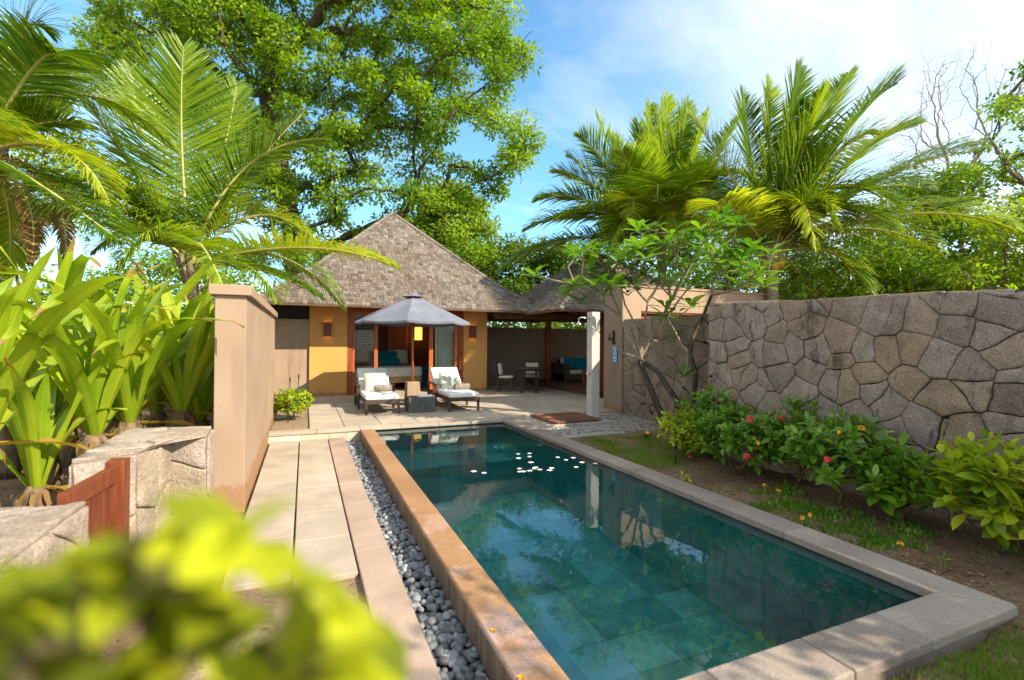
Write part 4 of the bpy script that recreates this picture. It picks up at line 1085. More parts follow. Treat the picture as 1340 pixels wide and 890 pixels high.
def palm(label, base, crown, fronds, seed, Lm=.75, trunk_r=.13, group=None, extra=0, flen=4.2, nuts=0, nl=62, wid=.042, exdroop=.7, exel=-.1):
    g = np.random.default_rng(seed)
    base = Vector(base); crown = Vector(crown)
    o = thing('coconut_palm', label, 'palm tree', base, 0, group)
    mb = MB(); n = 26; pts = []; rad = []
    for i in range(n):
        t = i/(n-1); p = base.lerp(crown, t)+Vector((.12*math.sin(t*2.6), .1*math.sin(t*2), 0)); pts.append(p); rad.append(trunk_r*(1.35-.5*min(1, t*4) if t < .25 else .85+.15*(t > .92))*(1+.035*(i % 2)))
    mb.tube(pts, rad, 12); mb.build('trunk', M['palmbark'], o)
    # fibrous crownshaft with leaf-base stubs
    mb = MB(); top = pts[-1]
    for k in range(9):
        a = k*2.4; d = Vector((math.cos(a), math.sin(a), 0)); mb.tube([top+d*.06-Vector((0, 0, .25)), top+d*.16+Vector((0, 0, .05)), top+d*.30+Vector((0, 0, .42))], [.07, .055, .03], 6, rnd.random())
    mb.build('leaf_bases', M['palebark'], o)
    for f in fronds:
        tip, mid = f['t'], f['m']; C = 2*Vector(mid)-(top+Vector(tip))/2
        frond(o, top+Vector((0, 0, .1)), C, tip, f.get('L', Lm), g, [M[f.get('mat', 'palmleaf')], M['rachis']], f.get('tone', .5), f.get('droop', .5), f.get('nl', nl), f.get('vee', .25), wid)
    for k in range(extra):
        a = g.uniform(0, 2*PI); el = g.uniform(exel, 1.3); l = flen*g.uniform(.8, 1.1)
        h = Vector((math.cos(a), math.sin(a), 0)); mid = top+h*(l*.5*math.cos(el))+Vector((0, 0, l*.5*math.sin(el)+.15)); tip = top+h*(l*.92*math.cos(el*.75))+Vector((0, 0, l*(math.sin(el)*.75-.28)))
        frond(o, top+Vector((0, 0, .1)), 2*mid-(top+tip)/2, tip, Lm, g, [M['palmleaf'], M['rachis']], g.uniform(.15, .75), exdroop, nl, .2, wid)
    for k in range(nuts):
        a = k*2*PI/nuts+.4; c = top+Vector((.2*math.cos(a), .2*math.sin(a), -.12-.08*(k % 2)))
        mb = MB(); prof = [(.001, -.12), (.05, -.10), (.085, -.04), (.09, .02), (.06, .09), (.001, .12)]; mb.lathe(c, prof, 10, .5); mb.build('coconut', M['nut'], o)
    return o
M['nut'] = mat('coconut_husk', (.45, .24, .04), (.55, .33, .06), 8, .5, 30, .05, .2, .4)

# --- trees: trunk + limbs grown to leaf clumps by a shortest-path tree
def span_tree(nodes, k_root, targets, bias=.35):
    """nodes: fixed trunk nodes (list of Vector) chained from k_root; returns pts, parent"""
    pts = [np.array(p) for p in nodes]; par = [-1]+list(range(len(nodes)-1))
    path = [0.]
    for i in range(1, len(pts)): path.append(path[-1]+np.linalg.norm(pts[i]-pts[i-1])*.4)
    Tg = np.array([list(t) for t in targets]); left = np.ones(len(Tg), bool)
    best = np.full(len(Tg), 1e9); bp = np.zeros(len(Tg), int)
    for i, p in enumerate(pts):
        d = np.linalg.norm(Tg-p, axis=1)+bias*path[i]; m = d < best; best[m] = d[m]; bp[m] = i
    for _ in range(len(Tg)):
        c = np.where(left, best, 1e9); j = int(c.argmin()); i = len(pts)
        pts.append(Tg[j]); par.append(int(bp[j])); path.append(path[bp[j]]+np.linalg.norm(Tg[j]-pts[bp[j]])); left[j] = False
        d = np.linalg.norm(Tg-Tg[j], axis=1)+bias*path[i]; m = d < best; best[m] = d[m]; bp[m] = i
    return pts, par
def limbs(pts, par, r0, rmax, g, sides=6, wob=.12, pw=.5, ntrunk=0):
    n = len(pts); cnt = np.ones(n)
    for i in range(n-1, 0, -1): cnt[par[i]] += cnt[i]
    parts = []
    rad = np.minimum(r0*cnt**pw, rmax)
    for i in range(1, n):
        a, b = pts[par[i]], pts[i]; L = np.linalg.norm(b-a)
        m1 = a+(b-a)*.35+g.normal(0, wob*L*.4, 3); m2 = a+(b-a)*.7+g.normal(0, wob*L*.4, 3)
        ra = rad[i]*1.06 if i >= ntrunk else max(rad[par[i]], rad[i])
        ra = min(ra, rad[par[i]])
        v, q = tube_np([Vector(a), Vector(m1), Vector(m2), Vector(b)], [ra, (ra*2+rad[i])/3, (ra+rad[i]*2)/3, rad[i]], sides if rad[i] > .03 else 4)
        parts.append((v, q, np.full(len(v), g.uniform(.3, .7))))
    return merge(parts)
def in_poly(x, y, poly):
    c = False; n = len(poly)
    for i in range(n):
        (xa, ya), (xb, yb) = poly[i], poly[(i+1) % n]
        if (ya > y) != (yb > y) and x < (xb-xa)*(y-ya)/(yb-ya)+xa: c = not c
    return c
def clump_points(poly, d0, d1, n, mind, g, floor=None):
    xs = [p[0] for p in poly]; ys = [p[1] for p in poly]; out = []; tries = 0
    while len(out) < n and tries < n*60:
        tries += 1; x, y = g.uniform(min(xs), max(xs)), g.uniform(min(ys), max(ys))
        if not in_poly(x, y, poly): continue
        p = np.array(atD(x, y, g.uniform(d0, d1)))
        if floor is not None and p[2] < floor: continue
        if out and np.linalg.norm(np.array(out)-p, axis=1).min() < mind: continue
        out.append(p)
    return out
def crown_leaves(cl, per, rad, size, g, up=.9, flat=.62, tonev=None):
    P = []; D = []; Nn = []; Tn = []
    for c in cl:
        n = int(per*1.5*g.uniform(.6, 1.3)); d = randdir(g, n); r_ = rad*g.uniform(.75, 1.2)
        rr_ = r_*(g.random(n)**.45); p = c+d*rr_[:, None]*np.array([1, 1, flat]); P.append(p)
        dd = unit(d*np.array([1, 1, .3])+g.normal(0, .55, (n, 3))+np.array([0, 0, -.15])); D.append(dd)
        nn = unit(np.array([0, 0, up])+d*.45+g.normal(0, .42, (n, 3))); Nn.append(nn)
        tc = g.uniform(.25, .75) if tonev is None else tonev(c, g); Tn.append(np.clip(tc+g.normal(0, .2, n), 0, 1))
    P = np.vstack(P); n = len(P)
    return kites(P, np.vstack(D), np.vstack(Nn), size*g.uniform(.65, 1.25, n), size*.5*g.uniform(.75, 1.2, n), .16, .12, np.concatenate(Tn))
def broad_tree(name, label, cat, base, trunk, cl, per, rad, size, seed, leaf='treeleaf', bark='bark', r0=.012, rmax=.4, group=None, up=.9, flat=.62, sides=6, ntw=3):
    g = np.random.default_rng(seed); base = Vector(base)
    o = thing(name, label, cat, base, 0, group)
    pts, par = span_tree([base]+[Vector(t) for t in trunk], 0, cl)
    tw = []          # a few thin twigs inside each clump
    for c in cl:
        for k in range(ntw): tw.append(c+g.normal(0, rad*.5, 3))
    n0 = len(pts)
    if ntw:
        off = n0-len(cl)
        pts0 = np.array(pts[off:])
        for t in tw:
            par.append(off+int(np.linalg.norm(pts0-t, axis=1).argmin())); pts.append(t)
    V, Q, T_, MI = limbs(pts, par, r0, rmax, g, sides, ntrunk=1+len(trunk))
    fast_mesh('trunk', V, Q, T_, M[bark], o, None, True)
    V, Q, T_ = crown_leaves(cl, per, rad, size, g, up, flat)
    fast_mesh('crown', V, Q, T_, M[leaf], o)
    return o

G = np.random.default_rng(77)
# the large tree behind the villa
poly = [(108, 45), (150, -30), (280, -170), (520, -160), (640, -50), (668, 30), (690, 90), (655, 110), (650, 150), (690, 180), (678, 215), (640, 190), (600, 190), (610, 250), (640, 285), (648, 340), (600, 345), (520, 290), (430, 345), (330, 340), (300, 210), (210, 150), (115, 120)]
cl = clump_points(poly, 19.5, 26, 470, .70, G)
hang = [(672, 205), (655, 225), (635, 235), (648, 250), (620, 225), (590, 215), (675, 160), (670, 70), (130, 60), (150, 100), (118, 40), (168, 70)]
cl += [np.array(atD(x, y, 22.5)) for x, y in hang]
broad_tree('broadleaf_tree', 'huge leafy tree towering behind the villa roof, with dark trunk and limbs', 'tree', atD(400, 500, 23)*1 and (atD(400, 500, 23).x, atD(400, 500, 23).y, -.1),
           [atD(395, 380, 23), atD(375, 270, 23), atD(362, 190, 22.6), atD(352, 120, 22.2)], cl, 165, .82, .235, 101, 'treeleaf', 'barkdark', .0135, .48, 'background trees')
p0 = atD(640, 460, 26)
cl = clump_points([(560, 235), (610, 245), (640, 290), (650, 350), (655, 392), (600, 392), (560, 340), (540, 290)], 24, 27.5, 95, .5, G)
broad_tree('broadleaf_tree', 'bright green tree just behind the right slope of the villa roof', 'tree', (p0.x, p0.y, -.1), [atD(615, 380, 26), atD(600, 330, 26)], cl, 120, .85, .22, 102, 'brightleaf', 'bark', .015, .22, 'background trees')
p0 = atD(700, 455, 25)
cl = clump_points([(648, 330), (680, 308), (735, 312), (770, 345), (775, 400), (650, 400)], 23, 26, 50, .7, G)
broad_tree('broadleaf_tree', 'dark rounded tree between the villa roof and the palms', 'tree', (p0.x, p0.y, -.1), [atD(705, 390, 25), atD(700, 360, 25)], cl, 150, .85, .24, 103, 'darkleaf', 'bark', .015, .2, 'background trees')
# greenery seen over the patio wall
p0 = atD(700, 455, 21)
cl = clump_points([(630, 400), (790, 400), (800, 440), (630, 440)], 20, 22, 30, .6, G)
broad_tree('bush', 'leafy bush showing over the brown patio wall under the eaves', 'bush', (p0.x, p0.y, -.1), [atD(700, 435, 21)], cl, 120, .75, .2, 104, 'brightleaf', 'bark', .012, .1, 'background bushes')
# right hand hillside of trees and bushes
p0 = atD(1210, 460, 16)
cl = clump_points([(1120, 300), (1165, 250), (1230, 215), (1290, 230), (1300, 330), (1250, 400), (1120, 400)], 14.5, 18, 85, .55, G)
broad_tree('broadleaf_tree', 'loose green tree above the stone wall, below the bare branches', 'tree', (p0.x, p0.y, -.1), [atD(1215, 370, 16), atD(1220, 310, 16)], cl, 120, .62, .19, 105, 'treeleaf', 'bark', .012, .16, 'background trees')
p0 = atD(1330, 470, 12)
cl = clump_points([(1265, 345), (1300, 290), (1340, 275), (1480, 240), (1500, 400), (1240, 400)], 10.5, 13.5, 60, .5, G)
broad_tree('bush', 'bright lime green bush rising over the right end of the stone wall', 'bush', (p0.x, p0.y, -.1), [atD(1340, 390, 12)], cl, 120, .55, .16, 106, 'brightleaf', 'bark', .012, .12, 'background bushes')
p0 = atD(1400, 470, 14)
cl = clump_points([(1300, 160), (1330, 95), (1420, 60), (1500, 150), (1500, 300), (1300, 300), (1285, 240)], 12.5, 15.5, 70, .5, G)
broad_tree('broadleaf_tree', 'tall leafy tree cut by the right edge of the photo', 'tree', (p0.x, p0.y, -.1), [atD(1400, 350, 14), atD(1390, 250, 14)], cl, 65, .5, .16, 107, 'treeleaf', 'bark', .013, .16, 'background trees')
p0 = atD(1150, 470, 13)
cl = clump_points([(1040, 375), (1100, 340), (1180, 330), (1260, 345), (1270, 400), (1020, 400)], 12, 14.5, 60, .5, G)
broad_tree('bush', 'mid green bush over the stone wall between the palm and the lime green bush', 'bush', (p0.x, p0.y, -.1), [atD(1150, 400, 13)], cl, 120, .55, .16, 108, 'treeleaf', 'bark', .012, .12, 'background bushes')
p0 = atD(960, 470, 21)
cl = clump_points([(800, 330), (900, 290), (1000, 300), (1080, 320), (1090, 400), (800, 400)], 20, 23, 80, .75, G)
broad_tree('bush', 'dark bush filling the space behind the two large palms', 'bush', (p0.x, p0.y, -.1), [atD(960, 400, 21)], cl, 120, .85, .22, 109, 'darkleaf', 'bark', .012, .14, 'background bushes')
# left background
p0 = atD(20, 470, 17)
cl = clump_points([(-160, 330), (-60, 300), (25, 330), (60, 385), (60, 440), (-160, 440)], 15.5, 19, 60, .7, G)
broad_tree('broadleaf_tree', 'dark leafy tree at the left edge behind the lilies', 'tree', (p0.x, p0.y, -.1), [atD(20, 420, 17)], cl, 130, .8, .2, 110, 'treeleaf', 'bark', .012, .14, 'background trees')
p0 = atD(170, 470, 19)
cl = clump_points([(118, 372), (200, 330), (300, 320), (330, 380), (330, 440), (110, 440), (105, 400)], 17.5, 21, 70, .7, G)
broad_tree('bush', 'green bush behind the trunk of the large left palm', 'bush', (p0.x, p0.y, -.1), [atD(220, 430, 19)], cl, 120, .85, .2, 111, 'treeleaf', 'bark', .012, .14, 'background bushes')
p0 = atD(20, 470, 26)
cl = clump_points([(-100, 60), (60, 100), (110, 200), (110, 300), (-100, 340)], 20, 25, 70, 1.0, G)
broad_tree('broadleaf_tree', 'pale green tree seen through the fronds at the far left', 'tree', (p0.x, p0.y, -.1), [atD(10, 380, 23), atD(10, 280, 23)], cl, 110, 1.0, .24, 112, 'brightleaf', 'bark', .012, .2, 'background trees')

g = np.random.default_rng(130)
cl = [np.array([6.2, -2.3, 3.3])+g.normal(0, 1, 3)*np.array([.75, .75, .45]) for i in range(34)]
broad_tree('broadleaf_tree', 'small leafy tree standing behind the near end of the stone wall', 'tree', (6.4, -2.5, 0), [Vector((6.4, -2.5, 1.4)), Vector((6.3, -2.4, 2.4))], cl, 34, .4, .16, 131, 'treeleaf', 'bark', .012, .1)
# bare tree
def bare_tree():
    g = np.random.default_rng(120); p0 = atD(1262, 470, 19)
    o = thing('bare_tree', 'leafless grey tree with fine branches against the sky', 'tree', (p0.x, p0.y, -.1), 0, None)
    tr = [atD(1262, 380, 19), atD(1255, 300, 19), atD(1247, 240, 19)]
    poly = [(1178, 170), (1200, 150), (1205, 85), (1235, 75), (1260, 70), (1290, 60), (1310, 75), (1345, 85), (1360, 130), (1330, 200), (1300, 260), (1250, 250), (1215, 235), (1165, 215)]
    t = clump_points(poly, 17.8, 20.2, 190, .26, g)
    pts, par = span_tree([Vector((p0.x, p0.y, -.1))]+tr, 0, t, .55)
    n0 = len(pts)
    for k in range(420):
        i = g.integers(4, n0); d = np.array(pts[i])-np.array(pts[par[i]]); d = d/np.linalg.norm(d)
        pts.append(np.array(pts[i])+(d+g.normal(0, .7, 3))*g.uniform(.12, .38)); par.append(int(i))
    V, Q, T_, MI = limbs(pts, par, .0042, .10, g, 5, .10)
    fast_mesh('branches', V, Q, T_, M['twig'], o, None, True)
bare_tree()

# ------------------------------------------------------------------ palms
D_ = atD
fr = lambda tx, ty, td, mx, my, md, **k: dict(t=D_(tx, ty, td), m=D_(mx, my, md), **k)
c0 = D_(243, 352, 9.2)
palm('large coconut palm left of the villa roof with broad upright fronds', (c0.x, c0.y, -.1), c0, [
    fr(240, 62, 9.0, 238, 195, 9.3, tone=.5, droop=.08, L=1.15, nl=80, vee=.2),
    fr(78, 92, 8.2, 145, 180, 8.7, tone=.2, droop=.08, L=1.2, nl=80, vee=.1),
    fr(425, 183, 9.6, 320, 222, 9.4, tone=.3, droop=.2, L=.95, nl=76, vee=.15),
    fr(395, 150, 10.6, 330, 225, 10, tone=.65, droop=.25, L=.85),
    fr(515, 349, 9.0, 395, 326, 9.0, tone=.85, droop=.6, L=.85, mat='palmyellow', nl=70),
    fr(412, 318, 10.0, 335, 284, 9.7, tone=.55, droop=.5, L=.7, mat='palmyellow'),
    fr(300, 395, 7.6, 262, 322, 8.2, tone=.7, droop=.65, L=.6), fr(160, 350, 7.9, 205, 305, 8.4, tone=.7, droop=.7, L=.65),
    fr(100, 200, 10.4, 160, 250, 9.9, tone=.25, droop=.25, L=.95), fr(310, 110, 10.8, 290, 210, 10.2, tone=.5, droop=.2, L=.9),
    fr(170, 90, 10.5, 195, 200, 10, tone=.35, droop=.2, L=.95),
    fr(360, 392, 8.6, 320, 350, 8.8, tone=.55, droop=.6, L=.6), fr(120, 330, 10, 180, 305, 9.8, tone=.3, droop=.6, L=.7), fr(420, 390, 10, 340, 355, 9.7, tone=.3, droop=.6, L=.7)],
    201, .8, .13, None, 5, 3.3, 0)
c0 = D_(-35, 205, 7.0)
palm('yellowing coconut palm cut by the left edge of the photo', (c0.x-.3, c0.y, -.1), c0, [
    fr(78, 75, 6.6, 40, 95, 6.8, tone=.3, droop=.5, L=.8), fr(60, 40, 7.6, 15, 60, 7.3, tone=.25, droop=.5, L=.8),
    fr(150, 285, 6.8, 85, 200, 6.9, tone=.75, droop=.65, L=.55, mat='palmyellow'),
    fr(160, 318, 6.0, 60, 250, 6.4, tone=.12, droop=.75, L=.75, nl=70),
    fr(110, 165, 7.6, 45, 165, 7.4, tone=.7, droop=.4, L=.6), fr(50, 150, 7.6, 15, 165, 7.4, tone=.4, droop=.3, L=.6),
    fr(40, 345, 7.0, 35, 265, 7.0, tone=.5, droop=.9, L=.3, nl=36, mat='palmdead'), fr(85, 350, 7.4, 65, 250, 7.3, tone=.3, droop=.9, L=.3, nl=36, mat='palmdead'), fr(10, 360, 7.2, 10, 270, 7.2, tone=.5, droop=1.0, L=.5, mat='palmyellow')],
    202, .7, .14, None, 6, 3.2, 6)
c0 = D_(1012, 338, 12.0)
palm('coconut palm with long arching fronds behind the stone wall, right of the pair', (c0.x, c0.y, -.1), c0, [
    fr(1045, 92, 12.3, 1032, 200, 12.2, tone=0.25, droop=0.09, L=1.27, nl=80), fr(1112, 98, 13.2, 1055, 190, 12.7, tone=0.50, droop=0.12, L=1.15),
    fr(1170, 112, 11.6, 1100, 185, 11.8, tone=0.33, droop=0.19, L=1.15, nl=76), fr(1145, 175, 11.0, 1085, 215, 11.4, tone=0.92, droop=0.34, L=0.92),
    fr(1285, 197, 11.5, 1150, 238, 11.7, tone=0.60, droop=0.43, L=1.03, nl=80), fr(1325, 300, 10.6, 1175, 283, 11.2, tone=0.92, droop=0.62, L=0.98, nl=80),
    fr(972, 128, 12.2, 985, 215, 12.1, tone=0.28, droop=0.15, L=1.15), fr(905, 155, 12.8, 950, 220, 12.4, tone=0.78, droop=0.25, L=1.03),
    fr(925, 290, 10.8, 955, 272, 11.3, tone=0.70, droop=0.50, L=0.81, mat='palmyellow'), fr(1065, 325, 10.6, 1045, 268, 11.2, tone=0.80, droop=0.56, L=0.75, mat='palmyellow'),
    fr(1140, 385, 11.2, 1085, 330, 11.6, tone=0.43, droop=0.56, L=0.86), fr(880, 330, 12, 940, 290, 12, tone=0.73, droop=0.50, L=0.92), fr(1190, 350, 13, 1100, 305, 12.5, tone=0.20, droop=0.56, L=0.92),
    fr(1005, 110, 12.8, 1008, 210, 12.4, tone=0.80, droop=.12, L=1.17), fr(1075, 120, 12.0, 1045, 215, 12, tone=0.63, droop=.15, L=1.17), fr(1200, 165, 12.8, 1110, 215, 12.4, tone=0.92, droop=.35, L=1.08),
    fr(1215, 250, 12.6, 1115, 255, 12.3, tone=0.45, droop=.5, L=1.08), fr(1230, 330, 11.6, 1120, 300, 11.8, tone=0.90, droop=.6, L=0.99), fr(1100, 300, 10.8, 1060, 272, 11.4, tone=0.83, droop=.6, L=0.90),
    fr(1060, 385, 13, 1035, 345, 12.5, tone=0.63, droop=0.50, L=0.81), fr(950, 385, 12.5, 975, 330, 12.2, tone=0.20, droop=0.56, L=0.81)],
    203, 1.05, .16, 'pair of coconut palms behind the stone wall', 4, 3.4, 5, exdroop=.35, exel=.3, wid=.058)
c0 = D_(866, 318, 15.5)
palm('coconut palm rising behind the frangipani, left of the pair', (c0.x, c0.y, -.1), c0, [
    fr(873, 128, 15.5, 868, 215, 15.5, tone=0.92, droop=0.15, L=1.15), fr(835, 165, 16, 848, 225, 15.8, tone=0.53, droop=0.19, L=1.15), fr(800, 178, 16.4, 825, 235, 16, tone=0.83, droop=0.22, L=1.15),
    fr(760, 178, 15, 800, 225, 15.2, tone=0.30, droop=0.25, L=1.15), fr(925, 150, 15.6, 900, 225, 15.6, tone=0.70, droop=0.19, L=1.15), fr(965, 155, 16.4, 915, 235, 16, tone=0.43, droop=0.22, L=1.15),
    fr(728, 225, 15.6, 785, 250, 15.6, tone=0.83, droop=0.37, L=1.15), fr(705, 262, 15, 775, 265, 15.2, tone=0.40, droop=0.37, L=1.15), fr(690, 300, 15.6, 770, 285, 15.6, tone=0.55, droop=0.46, L=1.15),
    fr(655, 355, 15, 745, 315, 15.3, tone=0.23, droop=0.53, L=1.10), fr(830, 290, 13.4, 835, 262, 14.3, tone=0.92, droop=0.43, L=0.98, mat='palmyellow'), fr(890, 320, 13, 872, 265, 14.2, tone=0.65, droop=0.50, L=0.98, mat='palmyellow'),
    fr(850, 140, 15.2, 856, 220, 15.4, tone=0.80, droop=.15, L=1.17), fr(900, 135, 16, 884, 220, 15.8, tone=0.53, droop=.18, L=1.17), fr(780, 150, 16, 815, 228, 15.8, tone=0.92, droop=.22, L=1.17), fr(815, 200, 14.2, 838, 248, 14.8, tone=0.70, droop=.25, L=1.08), fr(745, 205, 16.2, 795, 245, 15.9, tone=0.60, droop=.35, L=1.17),
    fr(735, 285, 14.4, 795, 280, 14.9, tone=0.63, droop=.5, L=1.08), fr(800, 320, 13.6, 830, 285, 14.5, tone=0.92, droop=.5, L=0.99), fr(940, 230, 14, 905, 252, 14.7, tone=0.60, droop=.35, L=1.08),
    fr(960, 265, 15, 915, 255, 15.2, tone=0.70, droop=0.43, L=1.03), fr(945, 320, 15, 905, 285, 15.2, tone=0.33, droop=0.50, L=1.03), fr(770, 350, 14.8, 815, 300, 15, tone=0.68, droop=0.56, L=1.03), fr(735, 370, 16.5, 800, 315, 16, tone=0.20, droop=0.56, L=1.03)],
    204, 1.25, .16, 'pair of coconut palms behind the stone wall', 8, 4.4, 0, exdroop=.35, exel=.3, wid=.066)

# ------------------------------------------------------------------ lilies
def mk_lily():
    m = leafmat('strap_leaf_veined', (.12, .25, .012), (.42, .50, .03), .36, .3, .45, (.42, .27, .06)); nt = m.node_tree
    a = nt.nodes.new('ShaderNodeAttribute'); a.attribute_name = 'across'
    v = mapping(nt, a.outputs['Vector'], (26, 1, .6))
    st = ramp(nt, noise(nt, v, 1.0, 3, .6), .35, .65, (.80, .84, .75, 1), (1.2, 1.16, 1.15, 1))
    sp = nt.nodes.new('ShaderNodeSeparateXYZ'); nt.links.new(a.outputs['Vector'], sp.inputs[0])
    dd = N(nt, 'ShaderNodeMath', operation='ABSOLUTE'); nt.links.new(sp.outputs[0], dd.inputs[0])
    st = mixc(nt, ramp(nt, dd.outputs[0], .0, .09, (1, 1, 1, 1), (0, 0, 0, 1)), st, (1.35, 1.3, 1.3, 1))
    spots = ramp(nt, noise(nt, mapping(nt, objcoord(nt), (1, 1, 1)), 55, 3, .6), .66, .74)
    for n in list(nt.nodes):
        if n.type == 'BSDF_PRINCIPLED' or n.type == 'BSDF_TRANSLUCENT':
            src = n.inputs[0].links[0].from_socket
            c = mixc(nt, 1.0, src, st, 'MULTIPLY'); c = mixc(nt, spots, c, (.20, .14, .03, 1)); nt.links.new(c, n.inputs[0])
    return m
M['lilyv'] = mk_lily()
def lily(label, base, seed, n=15, L=1.35, W=.125, stem_h=.5, stem_r=.085, aim=None, spread=1.0):
    g = np.random.default_rng(seed); bx, by, bz = base
    o = thing('crinum_lily', label, 'lily', base, 0, 'lilies along the low stone walls')
    mb = MB(); mb.tube([(bx+.02*math.sin(i*1.3), by, bz+stem_h*i/6) for i in range(7)], [stem_r*(1.15, 1.2, 1.08, 1.1, 1.0, .95, .75)[i] for i in range(7)], 12)
    mb.build('bulb_stem', M['bulb'], o)
    K = 13; st = np.linspace(0, 1, K); V = np.zeros((n, K, 5, 3)); tn = np.zeros((n, K, 5))
    top = np.array([bx, by, bz+stem_h-.03])
    for i in range(n):
        a = i*2.399+g.normal(0, .25); inner = i/n      # outer leaves first
        el = math.radians(48+38*inner**.7+g.normal(0, 5)); l = L*1.42*g.uniform(.75, 1.12)*(.8+.3*math.sin(PI*min(1, inner+.25))); w = W*1.15*g.uniform(.8, 1.15)
        bend = g.uniform(.5, 1.7)*spread*(1.25-.75*inner); kink = g.uniform(.45, .8); sharp = g.uniform(.0, 1.6)*(inner < .75)
        cj = g.normal(0, .10, 5); br = g.random() < .55; dead = i == 0 or (i == 1 and seed % 2)
        if dead: el -= .75; bend *= 1.6; w *= .8; l *= .45
        p = top+np.array([math.cos(a), math.sin(a), 0])*.05; tw = g.normal(0, .25); t0 = g.uniform(.25, .85)
        for k, s in enumerate(st):
            h = np.array([math.cos(a), math.sin(a), 0]); d = h*math.cos(el)+np.array([0, 0, 1])*math.sin(el)
            sd = np.array([-math.sin(a), math.cos(a), 0]); nn = np.cross(d, sd); nn = nn/np.linalg.norm(nn)
            if nn[2] < 0 and k == 0: nn = -nn
            if k > 0 and np.dot(nn, pn) < 0: nn = -nn
            pn = nn
            sdt = sd*math.cos(tw*s)+nn*math.sin(tw*s)
            ww = w*(.62+.9*s if s < .42 else max(.02, (1-((s-.42)/.58)**2.2)))*.5
            for c, u in enumerate((-1, -.5, 0, .5, 1)):
                und = .012*math.sin(s*17+i+u*1.5)*abs(u)
                V[i, k, c] = p+sdt*ww*u+nn*(abs(u)*ww*(.55*(1-s*.6))+und*(s > .1)); tn[i, k, c] = 1 if (dead or (br and s > .90)) else np.clip(t0+cj[c]+(.10 if c == 2 else 0)+.25*(.5-s)*(inner < .4), 0, .9)
            p = p+d*l/(K-1)
            el -= bend/(K-1)*(.35+1.3*s)+(sharp*.35 if abs(s-kink) < .06 else 0)
            a += tw*.05
    hit = (V[..., 1] > 5.3) & (V[..., 0] > -.95)
    V[..., 0] = np.where(hit, -.95+.10*np.tanh((V[..., 0]+.95)/.25), V[..., 0])
    Q = (np.arange(n)[:, None, None]*(K*5)+np.array([[k*5+c, k*5+c+1, k*5+c+6, k*5+c+5] for k in range(K-1) for c in range(4)])[None]).reshape(-1, 4)
    lo = fast_mesh('leaves', V.reshape(-1, 3), Q, tn.ravel(), M['lilyv'], o, None, True)
    ac = np.zeros((n, K, 5, 3), np.float32); ac[..., 0] = np.array([-1, -.5, 0, .5, 1]); ac[..., 1] = np.arange(n)[:, None, None]*7.3+seed; ac[..., 2] = st[None, :, None]
    at = lo.data.attributes.new('across', 'FLOAT_VECTOR', 'POINT'); at.data.foreach_set('vector', ac.ravel())
    # withered leaf bases
    P = top+np.stack([np.cos(np.arange(9)*.7)*stem_r, np.sin(np.arange(9)*.7)*stem_r, np.full(9, -.02)], 1)
    Dd = np.stack([np.cos(np.arange(9)*.7)*.5, np.sin(np.arange(9)*.7)*.5, np.full(9, -.5)], 1)
    v, q, t = strips(P, Dd, np.tile([0, 0, 1.], (9, 1))+Dd*.2, .13, .045, [.8, 1, .3], [0, .5, 1], .3, .4)
    fast_mesh('dry_sheaths', v, q, t, M['palmdead'], o)
    return o
def lp(x, y, s): p = atD(x, y, s); return (p.x, p.y, 0), p.z
LIL = [((262, 556), 6.3, 15, 1.45, .12, 'lily squeezed against the tall tan wall, behind the pale upright one'),
       ((238, 556), 5.55, 16, 1.45, .115, 'lily with pale upright leaves right beside the tall tan wall'),
       ((168, 572), 5.0, 15, 1.45, .13, 'lily on a stout brown bulb behind the stone wall, second from the tan wall'),
       ((124, 590), 4.7, 15, 1.5, .14, 'lily with the tallest upright leaves, on the thick bulb left of the gate wall'),
       ((48, 645), 4.3, 12, 1.0, .11, 'smaller lily low down behind the near stone wall'),
       ((-25, 590), 3.9, 15, 1.45, .15, 'broad leaved lily bending over at the left edge of the photo'),
       ((62, 560), 5.3, 15, 1.55, .14, 'lily with broad drooping leaves behind the smaller low lily'),
       ((205, 545), 6.2, 16, 1.7, .13, 'lily at the back, between the tan wall and the second bulb'),
       ((90, 540), 6.3, 15, 1.8, .14, 'lily at the back, behind the thick bulb plants'),
       ((10, 545), 5.8, 14, 1.6, .14, 'lily at the back near the left edge of the photo'),
       ((150, 535), 6.8, 15, 1.9, .13, 'lily farthest back, against the louvred screen')]
for i, (px, s, n, L, W, lab) in enumerate(LIL):
    b, h = lp(*px, s); lily(lab, b, 300+i, n, L, W, max(.12, h)+(.16 if i in (1, 2, 3) else .06), .10 if i not in (2, 3) else .125)
# spidery white lily flower
p = atD(170, 398, 5.0)
o = thing('lily_flower', 'spidery white lily flower on a green stalk among the strap leaves', 'flower', (p.x, p.y, .5))
mb = MB(); mb.tube([(p.x-.05, p.y+.1, .5), (p.x-.02, p.y+.03, p.z*.7), p], [.012, .011, .009], 6); mb.build('stalk', M['lily'], o)
a = np.arange(26)*2.4; Dd = np.stack([np.cos(a), np.sin(a), .5+.5*np.sin(a*3)], 1)
v, q, t = strips(np.tile(np.array(p), (26, 1)), Dd, np.tile([0, 0, 1.], (26, 1))+Dd*.1, .13, .012, [.6, 1, .8, .2], [0, .35, .7, 1], .2, .7)
fast_mesh('petals', v, q, t, M['flowerwht'], o)

